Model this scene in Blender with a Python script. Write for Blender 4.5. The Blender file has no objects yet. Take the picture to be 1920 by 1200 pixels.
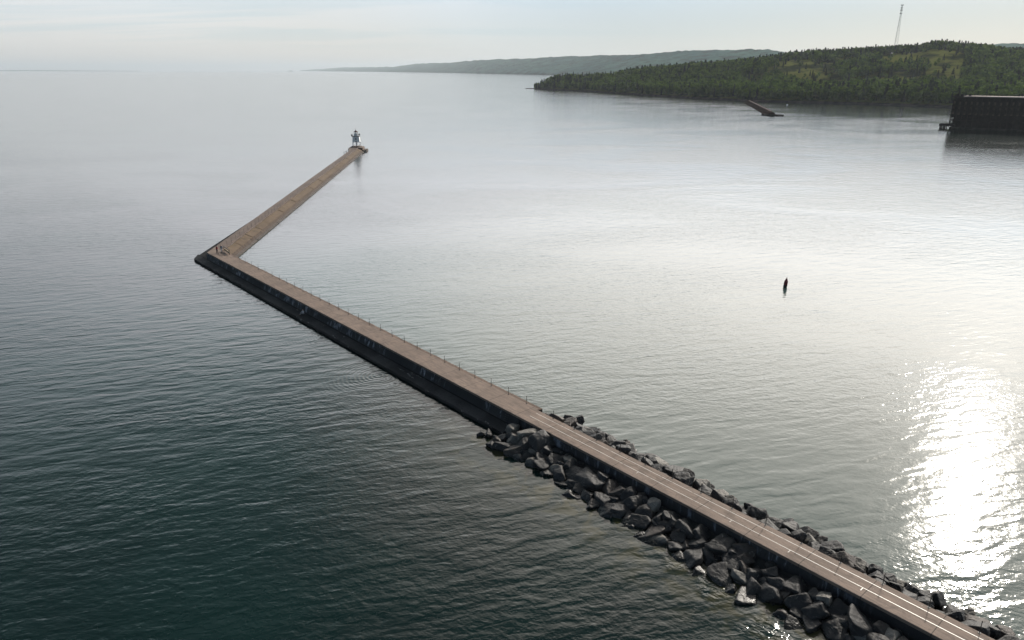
import bpy, bmesh, math, random
import numpy as np
from mathutils import Vector, Matrix, noise as mnoise

R = math.radians
rnd = random.Random(7)
nrng = np.random.default_rng(11)
scene = bpy.context.scene
col = scene.collection

# ------------------------------------------------------------------ camera
F, HY, CH = 1335.0, 131.0, 43.0
TH = math.atan((600 - HY) / F)
ST, CT = math.sin(TH), math.cos(TH)
cam_d = bpy.data.cameras.new('camera')
cam = bpy.data.objects.new('camera', cam_d); col.objects.link(cam)
cam.location = (0, 0, CH); cam.rotation_euler = (math.pi / 2 - TH, 0, 0)
cam_d.sensor_width = 36; cam_d.lens = F / 1920 * 36
cam_d.clip_start = 1; cam_d.clip_end = 200000
scene.camera = cam

def ray(u, v):
    yv = v - 600
    return (u - 960, F * CT - yv * ST, -(F * ST + yv * CT))
def W(u, v, z=0.0):                       # survey of the photo: a sighted point at height z
    r = ray(u, v); t = (z - CH) / r[2]
    return (r[0] * t, r[1] * t)

# ------------------------------------------------------------------ tags, objects
def tag(o, label=None, cat=None, group=None, kind=None):
    if label: o['label'] = label
    if cat: o['category'] = cat
    if group: o['group'] = group
    if kind: o['kind'] = kind
    return o
def empty(name, loc=(0, 0, 0), rz=0.0, parent=None):
    o = bpy.data.objects.new(name, None); col.objects.link(o)
    o.location = loc; o.rotation_euler = (0, 0, rz); o.empty_display_size = .5
    if parent: o.parent = parent
    return o
def link(name, me, mats=None, parent=None, loc=None, rz=None, smooth=False):
    o = bpy.data.objects.new(name, me); col.objects.link(o)
    if mats:
        for m in (mats if isinstance(mats, (list, tuple)) else [mats]): me.materials.append(m)
    if parent: o.parent = parent
    if loc is not None: o.location = loc
    if rz is not None: o.rotation_euler = (0, 0, rz)
    if smooth and len(me.polygons): me.polygons.foreach_set('use_smooth', [True] * len(me.polygons))
    return o

class MB:
    """collects simple shapes into ONE mesh"""
    def __init__(s): s.v = []; s.f = []
    def add(s, vs, fs):
        n = len(s.v); s.v += [tuple(p) for p in vs]; s.f += [tuple(i + n for i in q) for q in fs]; return s
    def box(s, x0, x1, y0, y1, z0, z1):
        return s.add([(x0, y0, z0), (x1, y0, z0), (x1, y1, z0), (x0, y1, z0), (x0, y0, z1), (x1, y0, z1), (x1, y1, z1), (x0, y1, z1)],
                     [(3, 2, 1, 0), (4, 5, 6, 7), (0, 1, 5, 4), (1, 2, 6, 5), (2, 3, 7, 6), (3, 0, 4, 7)])
    def bar(s, a, b, r, n=6, r2=None, sq=False):
        a, b = Vector(a), Vector(b); d = (b - a).normalized()
        up = Vector((0, 0, 1)) if abs(d.z) < .95 else Vector((1, 0, 0))
        x = d.cross(up).normalized(); y = d.cross(x); r2 = r if r2 is None else r2
        if sq: n = 4
        o = math.pi / 4 if sq else 0
        vs = [a + (x * math.cos(2 * math.pi * i / n + o) + y * math.sin(2 * math.pi * i / n + o)) * r for i in range(n)]
        vs += [b + (x * math.cos(2 * math.pi * i / n + o) + y * math.sin(2 * math.pi * i / n + o)) * r2 for i in range(n)]
        fs = [(i, (i + 1) % n, n + (i + 1) % n, n + i) for i in range(n)] + [tuple(range(n - 1, -1, -1)), tuple(range(n, 2 * n))]
        return s.add(vs, fs)
    def lathe(s, prof, n=16, c=(0, 0), rot=0.0):
        k = len(prof); vs = []
        for r, z in prof:
            vs += [(c[0] + r * math.cos(2 * math.pi * i / n + rot), c[1] + r * math.sin(2 * math.pi * i / n + rot), z) for i in range(n)]
        fs = [(j * n + i, j * n + (i + 1) % n, (j + 1) * n + (i + 1) % n, (j + 1) * n + i) for j in range(k - 1) for i in range(n)]
        fs += [tuple(range(n - 1, -1, -1)), tuple(range((k - 1) * n, k * n))]
        return s.add(vs, fs)
    def prism(s, poly, z0, z1):
        n = len(poly)
        return s.add([(x, y, z0) for x, y in poly] + [(x, y, z1) for x, y in poly],
                     [(i, (i + 1) % n, n + (i + 1) % n, n + i) for i in range(n)] + [tuple(range(n - 1, -1, -1)), tuple(range(n, 2 * n))])
    def mesh(s, name):
        me = bpy.data.meshes.new(name); me.from_pydata(s.v, [], s.f); me.update()
        bm = bmesh.new(); bm.from_mesh(me); bmesh.ops.recalc_face_normals(bm, faces=bm.faces); bm.to_mesh(me); bm.free()
        return me
    def build(s, name, mat, parent=None, loc=None, rz=None, smooth=False):
        return link(name, s.mesh(name), mat, parent, loc, rz, smooth)

def extrude(prof, stations, place, jit=None, closed=True):
    """profile (list of (a,z)) swept through stations; place(station, a, z) gives the point"""
    n = len(prof); vs = []; fs = []
    for k, st in enumerate(stations):
        for i, (a, z) in enumerate(prof):
            p = place(st, a, z)
            if jit: p = jit(p, k, i)
            vs.append(p)
    m = n if closed else n - 1
    for k in range(len(stations) - 1):
        for i in range(m):
            j = (i + 1) % n
            fs.append((k * n + i, k * n + j, (k + 1) * n + j, (k + 1) * n + i))
    if closed:
        fs.append(tuple(range(n - 1, -1, -1))); fs.append(tuple(range((len(stations) - 1) * n, len(stations) * n)))
    return vs, fs

def np_mesh(name, verts, faces_n, idx):
    """fast mesh: verts (N,3), all faces with faces_n corners, idx (F,faces_n)"""
    me = bpy.data.meshes.new(name); F_ = len(idx)
    me.vertices.add(len(verts)); me.vertices.foreach_set('co', np.asarray(verts, np.float32).ravel())
    me.loops.add(F_ * faces_n); me.loops.foreach_set('vertex_index', np.asarray(idx, np.int32).ravel())
    me.polygons.add(F_); me.polygons.foreach_set('loop_start', np.arange(0, F_ * faces_n, faces_n, dtype=np.int32))
    me.polygons.foreach_set('loop_total', np.full(F_, faces_n, np.int32))
    me.update(calc_edges=True); return me

# ------------------------------------------------------------------ materials
class NT:
    def __init__(s, tree): s.t = tree; s.n = tree.nodes; s.l = tree.links
    def node(s, typ, **kw):
        nd = s.n.new(typ)
        for k, v in kw.items(): setattr(nd, k, v)
        return nd
    def set(s, sock, v):
        if isinstance(v, bpy.types.NodeSocket): s.l.new(v, sock)
        elif v is not None: sock.default_value = v
    def math(s, op, a, b=None, c=None, clamp=False):
        nd = s.node('ShaderNodeMath', operation=op, use_clamp=clamp)
        for i, v in enumerate((a, b, c)):
            if v is not None: s.set(nd.inputs[i], v)
        return nd.outputs[0]
    def vmath(s, op, a, b=None, scale=None):
        nd = s.node('ShaderNodeVectorMath', operation=op)
        s.set(nd.inputs[0], a)
        if b is not None: s.set(nd.inputs[1], b)
        if scale is not None: s.set(nd.inputs['Scale'], scale)
        return nd.outputs['Value'] if op in ('DOT_PRODUCT', 'LENGTH', 'DISTANCE') else nd.outputs[0]
    def mapping(s, vec, scale=(1, 1, 1), rot=(0, 0, 0), loc=(0, 0, 0)):
        nd = s.node('ShaderNodeMapping'); s.set(nd.inputs['Vector'], vec)
        nd.inputs['Scale'].default_value = scale; nd.inputs['Rotation'].default_value = rot; nd.inputs['Location'].default_value = loc
        return nd.outputs[0]
    def noise(s, vec, scale=1.0, detail=2.0, rough=.5, dist=0.0, dims='3D'):
        nd = s.node('ShaderNodeTexNoise', noise_dimensions=dims); s.set(nd.inputs['Vector'], vec)
        nd.inputs['Scale'].default_value = scale; nd.inputs['Detail'].default_value = detail
        nd.inputs['Roughness'].default_value = rough; nd.inputs['Distortion'].default_value = dist
        return nd.outputs['Fac']
    def ramp(s, fac, stops):
        nd = s.node('ShaderNodeValToRGB'); s.set(nd.inputs[0], fac); cr = nd.color_ramp
        while len(cr.elements) < len(stops): cr.elements.new(.5)
        for e, (p, c) in zip(cr.elements, stops): e.position = p; e.color = (c, c, c, 1) if isinstance(c, (int, float)) else (*c, 1)
        return nd.outputs[0]
    def smooth(s, x, a, b, lo=0.0, hi=1.0):
        nd = s.node('ShaderNodeMapRange', interpolation_type='SMOOTHSTEP')
        s.set(nd.inputs[0], x)
        for i, v in enumerate((a, b, lo, hi)): s.set(nd.inputs[1 + i], v)
        return nd.outputs[0]
    def mix(s, fac, a, b, blend='MIX'):
        nd = s.node('ShaderNodeMix', data_type='RGBA', blend_type=blend); s.set(nd.inputs[0], fac)
        for i, v in ((6, a), (7, b)): s.set(nd.inputs[i], (*v, 1) if isinstance(v, tuple) and len(v) == 3 else v)
        return nd.outputs[2]
    def sep(s, vec):
        nd = s.node('ShaderNodeSeparateXYZ'); s.set(nd.inputs[0], vec); return nd.outputs
    def bump(s, h, strength=.5, dist=.05, normal=None):
        nd = s.node('ShaderNodeBump'); s.set(nd.inputs['Height'], h); nd.inputs['Strength'].default_value = strength
        nd.inputs['Distance'].default_value = dist
        if normal: s.set(nd.inputs['Normal'], normal)
        return nd.outputs[0]

MATS = {}
def material(name, rough=.8, spec=.3, metallic=0.0):
    m = bpy.data.materials.new(name); m.use_nodes = True; MATS[name] = m
    t = NT(m.node_tree); b = m.node_tree.nodes['Principled BSDF']
    b.inputs['Roughness'].default_value = rough; b.inputs['Specular IOR Level'].default_value = spec; b.inputs['Metallic'].default_value = metallic
    geo = t.node('ShaderNodeNewGeometry'); tc = t.node('ShaderNodeTexCoord')
    return m, t, b, geo.outputs['Position'], tc.outputs['Object']
def setc(t, b, c): t.set(b.inputs['Base Color'], (*c, 1) if isinstance(c, tuple) else c)

def plain(name, c, rough=.6, spec=.3, metallic=0.0, var=.25, scale=3.0):
    m, t, b, pos, obj = material(name, rough, spec, metallic)
    f = t.noise(obj, scale, 3)
    setc(t, b, t.mix(t.smooth(f, .3, .7), tuple(x * (1 - var) for x in c), tuple(min(1, x * (1 + var)) for x in c)))
    return m

# deck concrete: object coordinates run along (x) and across (y) the pier
def deck_mat(name, base, along='x', panel=5.4):
    m, t, b, pos, obj = material(name, .78, .35)
    x, y, z = t.sep(obj)
    s_ = x if along == 'x' else y
    st = t.mapping(obj, (.25, 1.6, 1) if along == 'x' else (1.6, .25, 1))
    big = t.noise(obj, .35, 4, .6); grain = t.noise(st, 2.2, 5, .65); fine = t.noise(obj, 14, 3, .6)
    c = t.mix(t.smooth(big, .32, .68), tuple(v * .80 for v in base), tuple(v * 1.16 for v in base))
    c = t.mix(t.smooth(grain, .42, .75), c, (base[0] * 1.45, base[1] * 1.42, base[2] * 1.38))
    c = t.mix(t.math('MULTIPLY', t.smooth(grain, .48, .25), .55), c, tuple(v * .5 for v in base))
    c = t.mix(t.math('MULTIPLY', t.smooth(fine, .45, .2), .35), c, tuple(v * .55 for v in base))
    # panel to panel tone and construction joints
    cell = t.math('FLOOR', t.math('DIVIDE', s_, panel))
    wn = t.node('ShaderNodeTexWhiteNoise', noise_dimensions='1D'); t.set(wn.inputs['W'], cell)
    c = t.mix(t.math('MULTIPLY', wn.outputs['Value'], .28), c, tuple(v * .66 for v in base))
    fr = t.math('FRACT', t.math('DIVIDE', s_, panel))
    j = t.math('LESS_THAN', t.math('ABSOLUTE', t.math('SUBTRACT', fr, .5)), .0075)
    c = t.mix(t.math('MULTIPLY', j, .75), c, tuple(v * .22 for v in base))
    crack = t.node('ShaderNodeTexVoronoi', feature='DISTANCE_TO_EDGE'); t.set(crack.inputs['Vector'], t.vmath('ADD', t.mapping(obj, (.16, .30, 1)), t.mapping(big, (.9, .7, 0))))
    ck = t.math('MULTIPLY', t.smooth(crack.outputs['Distance'], .012, .003), t.smooth(big, .45, .6))
    c = t.mix(t.math('MULTIPLY', ck, .38), c, tuple(v * .25 for v in base))
    drop = t.smooth(t.noise(obj, 3.1, 2, .5), .74, .78)
    c = t.mix(t.math('MULTIPLY', drop, .6), c, (.5, .47, .42))
    blot = t.math('MULTIPLY', t.smooth(t.noise(obj, .75, 3, .6, 1.0), .56, .68), .45)
    c = t.mix(blot, c, tuple(v * .55 for v in base))
    setc(t, b, c)
    t.set(b.inputs['Normal'], t.bump(t.math('ADD', fine, t.math('MULTIPLY', grain, 2.0)), .35, .02))
    return m

M_deck = deck_mat('brown_concrete', (.205, .152, .121), 'x', 5.4)
M_walk = deck_mat('brown_concrete_outer', (.145, .106, .086), 'y', 6.0)

def wall_mat():
    m, t, b, pos, obj = material('stained_dark_concrete', .8, .3)
    x, y, z = t.sep(pos)
    st = t.mapping(pos, (1.1, 1.1, .22)); streak = t.noise(st, 1.3, 5, .65); big = t.noise(pos, .09, 3, .5); fine = t.noise(pos, 5, 4, .6)
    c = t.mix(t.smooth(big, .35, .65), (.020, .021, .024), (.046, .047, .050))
    lime = t.math('MULTIPLY', t.smooth(streak, .50, .66), t.smooth(big, .42, .56))
    lime = t.math('MULTIPLY', lime, t.smooth(z, .7, 1.2))
    c = t.mix(t.math('MULTIPLY', lime, .8), c, (.34, .38, .45))
    c = t.mix(t.math('MULTIPLY', t.smooth(fine, .5, .3), .5), c, (.016, .016, .017))
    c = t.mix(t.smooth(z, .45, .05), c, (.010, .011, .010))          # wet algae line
    setc(t, b, c); t.set(b.inputs['Normal'], t.bump(t.math('ADD', fine, streak), .5, .06))
    return m
M_wall = wall_mat()

def ledge_mat():
    m, t, b, pos, obj = material('wet_ledge_concrete', .8, .12)
    fine = t.noise(pos, 3.5, 5, .65); big = t.noise(pos, .22, 3); dep = t.noise(t.mapping(obj, (.9, 3.0, 1)), .6, 4, .7)
    x, y, z = t.sep(pos)
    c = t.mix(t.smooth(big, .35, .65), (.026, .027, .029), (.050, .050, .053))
    c = t.mix(t.math('MULTIPLY', t.smooth(dep, .62, .70), .8), c, (.20, .20, .20))
    c = t.mix(t.math('MULTIPLY', t.smooth(fine, .5, .3), .6), c, (.012, .012, .012))
    c = t.mix(t.smooth(t.sep(obj)[1], -.72, -.50), c, (.008, .008, .009))      # crease shadow at the wall foot, painted into the colour
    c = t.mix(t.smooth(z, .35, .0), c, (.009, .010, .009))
    setc(t, b, c); t.set(b.inputs['Normal'], t.bump(fine, .5, .06)); return m
M_ledge = ledge_mat()

def slab_mat(name, base, dark, cross=True):
    m, t, b, pos, obj = material(name, .85, .25)
    st = t.mapping(obj, (.5, 2.2, 1)); g = t.noise(st, 1.0, 4, .65); big = t.noise(obj, .12, 3); fine = t.noise(obj, 4, 4, .6)
    c = t.mix(t.smooth(big, .35, .62), tuple(v * .8 for v in base), base)
    c = t.mix(t.smooth(g, .55, .75), c, tuple(v * 1.7 for v in base))
    c = t.mix(t.math('MULTIPLY', t.smooth(g, .5, .28), .8), c, dark)
    c = t.mix(t.math('MULTIPLY', t.smooth(fine, .5, .25), .5), c, dark)
    setc(t, b, c); t.set(b.inputs['Normal'], t.bump(t.math('ADD', g, fine), .6, .08)); return m
M_terrace = slab_mat('tan_terrace_stone', (.138, .098, .064), (.042, .030, .023))
M_slope = slab_mat('brown_rubble_stone', (.085, .060, .046), (.022, .017, .015))
M_foot = slab_mat('grey_footing_concrete', (.135, .115, .103), (.045, .037, .033))
M_strip = slab_mat('crumbling_edge_concrete', (.150, .105, .080), (.050, .036, .029))

def paint_mat():
    m, t, b, pos, obj = material('worn_white_paint', .36, .5)
    n = t.noise(t.mapping(obj, (.8, 3, 1)), 2.0, 4, .7)
    setc(t, b, t.mix(t.smooth(n, .34, .50), (.26, .21, .17), (.62, .58, .52))); return m
M_paint = paint_mat()

def rock_mat(name, a, bcol, pale):
    m, t, b, pos, obj = material(name, .62, .42)
    oi = t.node('ShaderNodeObjectInfo')
    big = t.noise(obj, .9, 4, .6, .4); fine = t.noise(pos, 6, 5, .65); vein = t.noise(obj, 2.4, 3, .6, 1.2)
    x, y, z = t.sep(pos)
    c = t.mix(t.smooth(big, .3, .7), a, bcol)
    c = t.mix(t.math('MULTIPLY', oi.outputs['Random'], .5), c, tuple(v * .55 for v in a))
    c = t.mix(t.math('MULTIPLY', t.smooth(vein, .60, .72), .65), c, pale)
    c = t.mix(t.math('MULTIPLY', t.smooth(fine, .5, .28), .6), c, tuple(v * .4 for v in a))
    wet = t.smooth(t.math('ADD', z, t.math('MULTIPLY', fine, .3)), .65, .30)
    c = t.mix(wet, c, (.014, .014, .013))
    t.set(b.inputs['Roughness'], t.math('SUBTRACT', .62, t.math('MULTIPLY', wet, .36)))
    setc(t, b, c); t.set(b.inputs['Normal'], t.bump(t.math('ADD', t.math('MULTIPLY', big, 2.0), fine), .55, .07)); return m
M_rock = rock_mat('grey_basalt', (.019, .019, .021), (.037, .036, .036), (.20, .19, .17))
M_rockp = rock_mat('pale_gabbro', (.13, .12, .105), (.22, .205, .18), (.38, .36, .32))
M_rockb = rock_mat('rusty_basalt', (.045, .036, .031), (.085, .068, .058), (.20, .175, .15))
M_bed = rock_mat('rubble_bed', (.022, .022, .022), (.035, .034, .033), (.05, .05, .048))

M_steel = plain('dark_weathered_steel', (.030, .027, .026), .55, .4)
M_white = plain('white_painted_steel', (.78, .79, .80), .5, .4, var=.06)
M_wbright = plain('white_painted_boards', (.80, .81, .82), .5, .4, var=.05)
M_gr0 = plain('grey_rail_steel', (.30, .31, .33), .6, .3)
M_mast = plain('galvanised_mast_steel', (.20, .21, .22), .6, .2)
M_roofr = plain('dark_red_painted_roof', (.085, .030, .026), .5, .4)
M_black = plain('black_iron', (.02, .02, .022), .5, .4)
M_wood = plain('pale_timber', (.50, .40, .28), .8, .2)
M_redb = plain('red_buoy_paint', (.16, .012, .016), .45, .5, var=.3)
M_skin = plain('skin', (.45, .28, .21), .6, .3, var=.05)
M_hair = plain('dark_hair', (.03, .022, .018), .6, .3)
M_dockst = plain('sooty_dock_steel', (.026, .019, .019), .75, 0.0, var=.5, scale=.3)
M_dockch = plain('rusted_chute_steel', (.062, .044, .040), .7, 0.0, var=.5, scale=.4)
M_docktop = plain('weathered_deck_planks', (.30, .24, .215), .85, .2, var=.3, scale=.15)
M_dockpl = plain('dark_dock_timber', (.030, .026, .026), .85, 0.0, var=.4, scale=.5)
M_bed2 = plain('dark_brown_rubble', (.036, .026, .023), .9, 0.0, var=.6, scale=.5)
M_cap = plain('pale_cap_planks', (.20, .165, .15), .85, 0.0)
M_dockbk = plain('dock_pocket_plates', (.020, .015, .016), .8, 0.0, var=.4, scale=.2)

M_glass = bpy.data.materials.new('lantern_glass'); M_glass.use_nodes = True
_b = M_glass.node_tree.nodes['Principled BSDF']
_b.inputs['Base Color'].default_value = (.9, .93, .93, 1); _b.inputs['Roughness'].default_value = .05
_b.inputs['Transmission Weight'].default_value = .9; _b.inputs['IOR'].default_value = 1.1

# ------------------------------------------------------------------ sun and sky
SUN_AZ, SUN_EL = R(36.4), R(28.2)
SV = Vector((math.sin(SUN_AZ) * math.cos(SUN_EL), math.cos(SUN_AZ) * math.cos(SUN_EL), math.sin(SUN_EL)))
sd = bpy.data.lights.new('sun', 'SUN'); sd.energy = 3.4; sd.angle = R(.53); sd.color = (1.0, .93, .83)
so = bpy.data.objects.new('sun', sd); col.objects.link(so)
so.rotation_euler = (-SV).to_track_quat('-Z', 'Y').to_euler(); so.location = SV * 900

world = bpy.data.worlds.new('World'); scene.world = world; world.use_nodes = True
t = NT(world.node_tree)
bg = world.node_tree.nodes['Background']
sky = t.node('ShaderNodeTexSky', sky_type='NISHITA'); sky.sun_disc = False
sky.sun_elevation = SUN_EL; sky.sun_rotation = SUN_AZ; sky.altitude = 200; sky.dust_density = .6
tc = t.node('ShaderNodeTexCoord'); D_ = tc.outputs['Generated']
x, y, z = t.sep(D_)
dot = t.vmath('DOT_PRODUCT', D_, tuple(SV))
up = t.math('MAXIMUM', z, 0.0)
# thin cloud veil: bright low and towards the sun, thinning to clear blue overhead and behind the viewer
elev = t.math('MULTIPLY', t.ramp(up, [(0.0, .175), (.085, .24), (.11, .42), (.16, .56), (.22, .67), (.34, .64), (.42, .27), (.53, .095), (.68, .055), (1.0, .035)]), 3.0)
az = t.mix(t.smooth(up, .05, .2), t.ramp(dot, [(0.0, .45), (.30, 1.0), (.45, .98), (.70, .78), (.80, .55), (.95, .35)]), t.smooth(dot, -.1, 1.0, .12, 1.3))
glow = t.math('MULTIPLY', t.smooth(dot, .64, 1.0), t.math('MULTIPLY', t.smooth(up, .13, .40, .02, 3.3), t.smooth(up, .74, .50)))
amt = t.math('MULTIPLY', elev, az)
inv = t.math('DIVIDE', 1.0, t.math('ADD', up, .05))
cx = t.math('MULTIPLY', x, inv); cy = t.math('MULTIPLY', y, inv)
comb = t.node('ShaderNodeCombineXYZ'); t.set(comb.inputs[0], cx); t.set(comb.inputs[1], cy)
cl = t.noise(t.mapping(comb.outputs[0], (.16, .42, 1), (0, 0, 0), (3.1, 1.7, 0)), 1.0, 5, .55, .4)
gap = t.smooth(cl, .47, .60)
gap = t.math('MULTIPLY', gap, t.smooth(up, .015, .05))
cc = t.mix(gap, (1.012, .992, 1.018), (.82, .895, .965))
cc = t.mix(t.math('MULTIPLY', t.smooth(up, .25, .5), t.smooth(dot, .95, .7)), cc, (.74, 1.0, 1.0))
cc = t.mix(t.smooth(dot, .35, -.35), cc, (.58, .86, 1.22))
cc = t.mix(t.math('MULTIPLY', t.smooth(up, .16, .04), t.smooth(dot, .55, .92)), cc, (.74, 1.0, 1.30))
cc = t.mix(t.math('MULTIPLY', t.smooth(up, .14, .26), t.smooth(dot, .55, .92)), cc, (1.02, .99, .94))
cc2 = t.node('ShaderNodeVectorMath', operation='SCALE'); t.set(cc2.inputs[0], cc); t.set(cc2.inputs['Scale'], amt)
sk2 = t.node('ShaderNodeVectorMath', operation='SCALE'); t.set(sk2.inputs[0], sky.outputs[0]); sk2.inputs['Scale'].default_value = .03
tot = t.node('ShaderNodeVectorMath', operation='ADD'); t.set(tot.inputs[0], cc2.outputs[0]); t.set(tot.inputs[1], sk2.outputs[0])
glc = t.node('ShaderNodeVectorMath', operation='SCALE'); glc.inputs[0].default_value = (1.0, .905, .80); t.set(glc.inputs['Scale'], glow)
tot0 = tot; tot = t.node('ShaderNodeVectorMath', operation='ADD'); t.set(tot.inputs[0], tot0.outputs[0]); t.set(tot.inputs[1], glc.outputs[0])
sc10 = t.node('ShaderNodeVectorMath', operation='SCALE'); t.set(sc10.inputs[0], tot.outputs[0]); sc10.inputs['Scale'].default_value = 1 / .1
t.set(bg.inputs['Color'], sc10.outputs[0]); bg.inputs['Strength'].default_value = .1

# ------------------------------------------------------------------ frames of the breakwater
ZD = 2.2
A = np.array(W(389, 474, ZD))
_c = np.array(W(1769, 1200, ZD)); d2 = (_c - A) / np.linalg.norm(_c - A); n2 = np.array([-d2[1], d2[0]])
_b2 = np.array(W(655, 283, ZD)); e2 = (_b2 - A) / np.linalg.norm(_b2 - A); m2 = np.array([e2[1], -e2[0]])
RZ_IN = math.atan2(d2[1], d2[0])           # inner arm: local x along, y to the harbour
RZ_OUT = math.atan2(m2[1], m2[0])          # outer arm: local y along, x to the harbour
def st2w(s, q): p = A + d2 * s + n2 * q; return float(p[0]), float(p[1])
def me2w(m, e): p = A + m2 * m + e2 * e; return float(p[0]), float(p[1])

# ------------------------------------------------------------------ water
def wave_group():
    g = bpy.data.node_groups.new('wave_height', 'ShaderNodeTree')
    g.interface.new_socket('Vector', in_out='INPUT', socket_type='NodeSocketVector')
    g.interface.new_socket('Height', in_out='OUTPUT', socket_type='NodeSocketFloat')
    t = NT(g); gi = t.node('NodeGroupInput'); go = t.node('NodeGroupOutput'); P = gi.outputs[0]
    def layer(rot, fx, fy, amp, detail, dist=0.0, off=0):
        nd = t.node('ShaderNodeMapping', vector_type='TEXTURE'); t.set(nd.inputs[0], P)
        nd.inputs['Scale'].default_value = (1 / fx, 1 / fy, 1); nd.inputs['Rotation'].default_value = (0, 0, R(rot)); nd.inputs['Location'].default_value = (off * 9, off * 5, 0)
        return t.math('MULTIPLY', t.noise(nd.outputs[0], 1.0, detail, .5, dist, '2D'), amp)
    patch = t.smooth(t.noise(t.mapping(P, (.012, .022, 1), (0, 0, R(12))), 1.0, 3, .5, .6, '2D'), .32, .68, .45, 1.25)
    h = t.math('ADD', layer(17, .20, .60, .082, 1, .3), layer(4, .09, .20, .032, 0, 0, 9))
    px, py, pz = t.sep(P)
    sv_ = t.math('SUBTRACT', t.vmath('DOT_PRODUCT', P, (d2[0], d2[1], 0)), float(A @ d2)); qv_ = t.math('SUBTRACT', t.vmath('DOT_PRODUCT', P, (n2[0], n2[1], 0)), float(A @ n2))
    lee = t.math('MULTIPLY', t.smooth(qv_, 3.0, 20.0, 1.0, .74), 1.0)
    h = t.math('MULTIPLY', h, lee)
    chop = t.math('MULTIPLY', t.math('MULTIPLY', t.smooth(qv_, -10.5, -6.5), t.math('LESS_THAN', qv_, 1.0)), t.smooth(sv_, 126, 142))
    chop = t.math('MULTIPLY', chop, t.smooth(t.noise(P, .16, 2, .5, 0, '2D'), .42, .62))
    h2 = t.math('MULTIPLY', layer(12, .60, 1.55, .039, 2, .4, 3), lee)
    h2 = t.math('ADD', h2, layer(-22, .80, 1.80, .019, 1, .2, 17))
    h2 = t.math('ADD', h2, layer(62, 1.1, 2.0, .011, 1, .2, 29))
    h2 = t.math('ADD', h2, layer(-50, 2.4, 4.0, .0088, 1, .2, 5))
    h2 = t.math('ADD', h2, layer(25, 5.0, 9.0, .0042, 1, .2, 7))
    h2 = t.math('ADD', h2, t.math('MULTIPLY', layer(-30, 1.3, 1.9, .15, 2, .3, 41), chop))
    h = t.math('ADD', h, t.math('MULTIPLY', h2, patch))
    # sheltered, calmer water under the wooded shore
    calm = t.math('MULTIPLY', t.smooth(t.math('ADD', py, t.math('MULTIPLY', t.noise(P, .02, 3, .6, 0, '2D'), 260.0)), 700, 980), t.smooth(t.math('ADD', px, t.math('MULTIPLY', py, -.30)), -20, 120))
    h = t.math('MULTIPLY', h, t.math('SUBTRACT', 1.0, t.math('MULTIPLY', calm, .75)))
    for (s, q, lam, reach, amp) in ((84.5, -4.2, .62, 5.5, .010), (64.0, -3.0, .5, 3.0, .008)):
        c = st2w(s, q)
        r = t.math('ADD', t.vmath('DISTANCE', P, (c[0], c[1], 0)), t.math('MULTIPLY', t.noise(P, .35, 2, .5, 0, '2D'), .55))
        w_ = t.math('SINE', t.math('MULTIPLY', r, 2 * math.pi / lam))
        env = t.math('MULTIPLY', t.math('EXPONENT', t.math('DIVIDE', r, -reach)), t.smooth(r, 11.5, 7.0))
        h = t.math('ADD', h, t.math('MULTIPLY', t.math('MULTIPLY', w_, env), amp))
    t.set(go.inputs[0], h); return g
WG = wave_group()
def water_mat():
    m, t, b, pos, obj = material('lake_water', .085, .5)
    b.inputs['IOR'].default_value = 1.333
    EPS = .03
    def hgt(off):
        nd = t.node('ShaderNodeGroup'); nd.node_tree = WG
        t.set(nd.inputs[0], t.vmath('ADD', pos, off)); return nd.outputs[0]
    h0, hx, hy = hgt((0, 0, 0)), hgt((EPS, 0, 0)), hgt((0, EPS, 0))
    cb = t.node('ShaderNodeCombineXYZ')
    t.set(cb.inputs[0], t.math('DIVIDE', t.math('SUBTRACT', h0, hx), EPS)); t.set(cb.inputs[1], t.math('DIVIDE', t.math('SUBTRACT', h0, hy), EPS)); cb.inputs[2].default_value = 1
    t.set(b.inputs['Normal'], t.vmath('NORMALIZE', cb.outputs[0]))
    # lake bed showing through the shallows beside the riprap
    sv = t.math('SUBTRACT', t.vmath('DOT_PRODUCT', pos, (d2[0], d2[1], 0)), float(A @ d2))
    qv = t.math('SUBTRACT', t.vmath('DOT_PRODUCT', pos, (n2[0], n2[1], 0)), float(A @ n2))
    near = t.math('MULTIPLY', t.smooth(qv, -13.0, -4.0), t.smooth(sv, 100, 116))
    near = t.math('MULTIPLY', near, t.math('LESS_THAN', qv, 1.5))
    rocks = t.smooth(t.noise(pos, .42, 3, .55, .5), .44, .64)
    big = t.noise(pos, .05, 3)
    c = t.mix(t.smooth(big, .35, .65), (.0022, .0115, .0108), (.0032, .0165, .0150))
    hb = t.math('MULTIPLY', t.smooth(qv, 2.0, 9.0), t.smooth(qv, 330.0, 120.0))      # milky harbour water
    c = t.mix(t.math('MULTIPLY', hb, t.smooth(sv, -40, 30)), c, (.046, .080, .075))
    c = t.mix(t.math('MULTIPLY', near, .35), c, (.005, .026, .023))
    c = t.mix(t.math('MULTIPLY', t.math('MULTIPLY', near, rocks), .75), c, (.062, .056, .020))
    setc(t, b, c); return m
M_water = water_mat()
WR = 60000
ring = [0, 300, 1500, 6000, WR]
vs = [(0, 0, 0)]; fs = []; N = 64
for r in ring[1:]:
    vs += [(r * math.cos(2 * math.pi * i / N), r * math.sin(2 * math.pi * i / N), 0) for i in range(N)]
fs += [(0, 1 + i, 1 + (i + 1) % N) for i in range(N)]
for k in range(len(ring) - 2):
    a0, b0 = 1 + k * N, 1 + (k + 1) * N
    fs += [(a0 + i, b0 + i, b0 + (i + 1) % N, a0 + (i + 1) % N) for i in range(N)]
me = bpy.data.meshes.new('water'); me.from_pydata(vs, [], fs)
tag(link('water', me, M_water), kind='structure')

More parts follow.
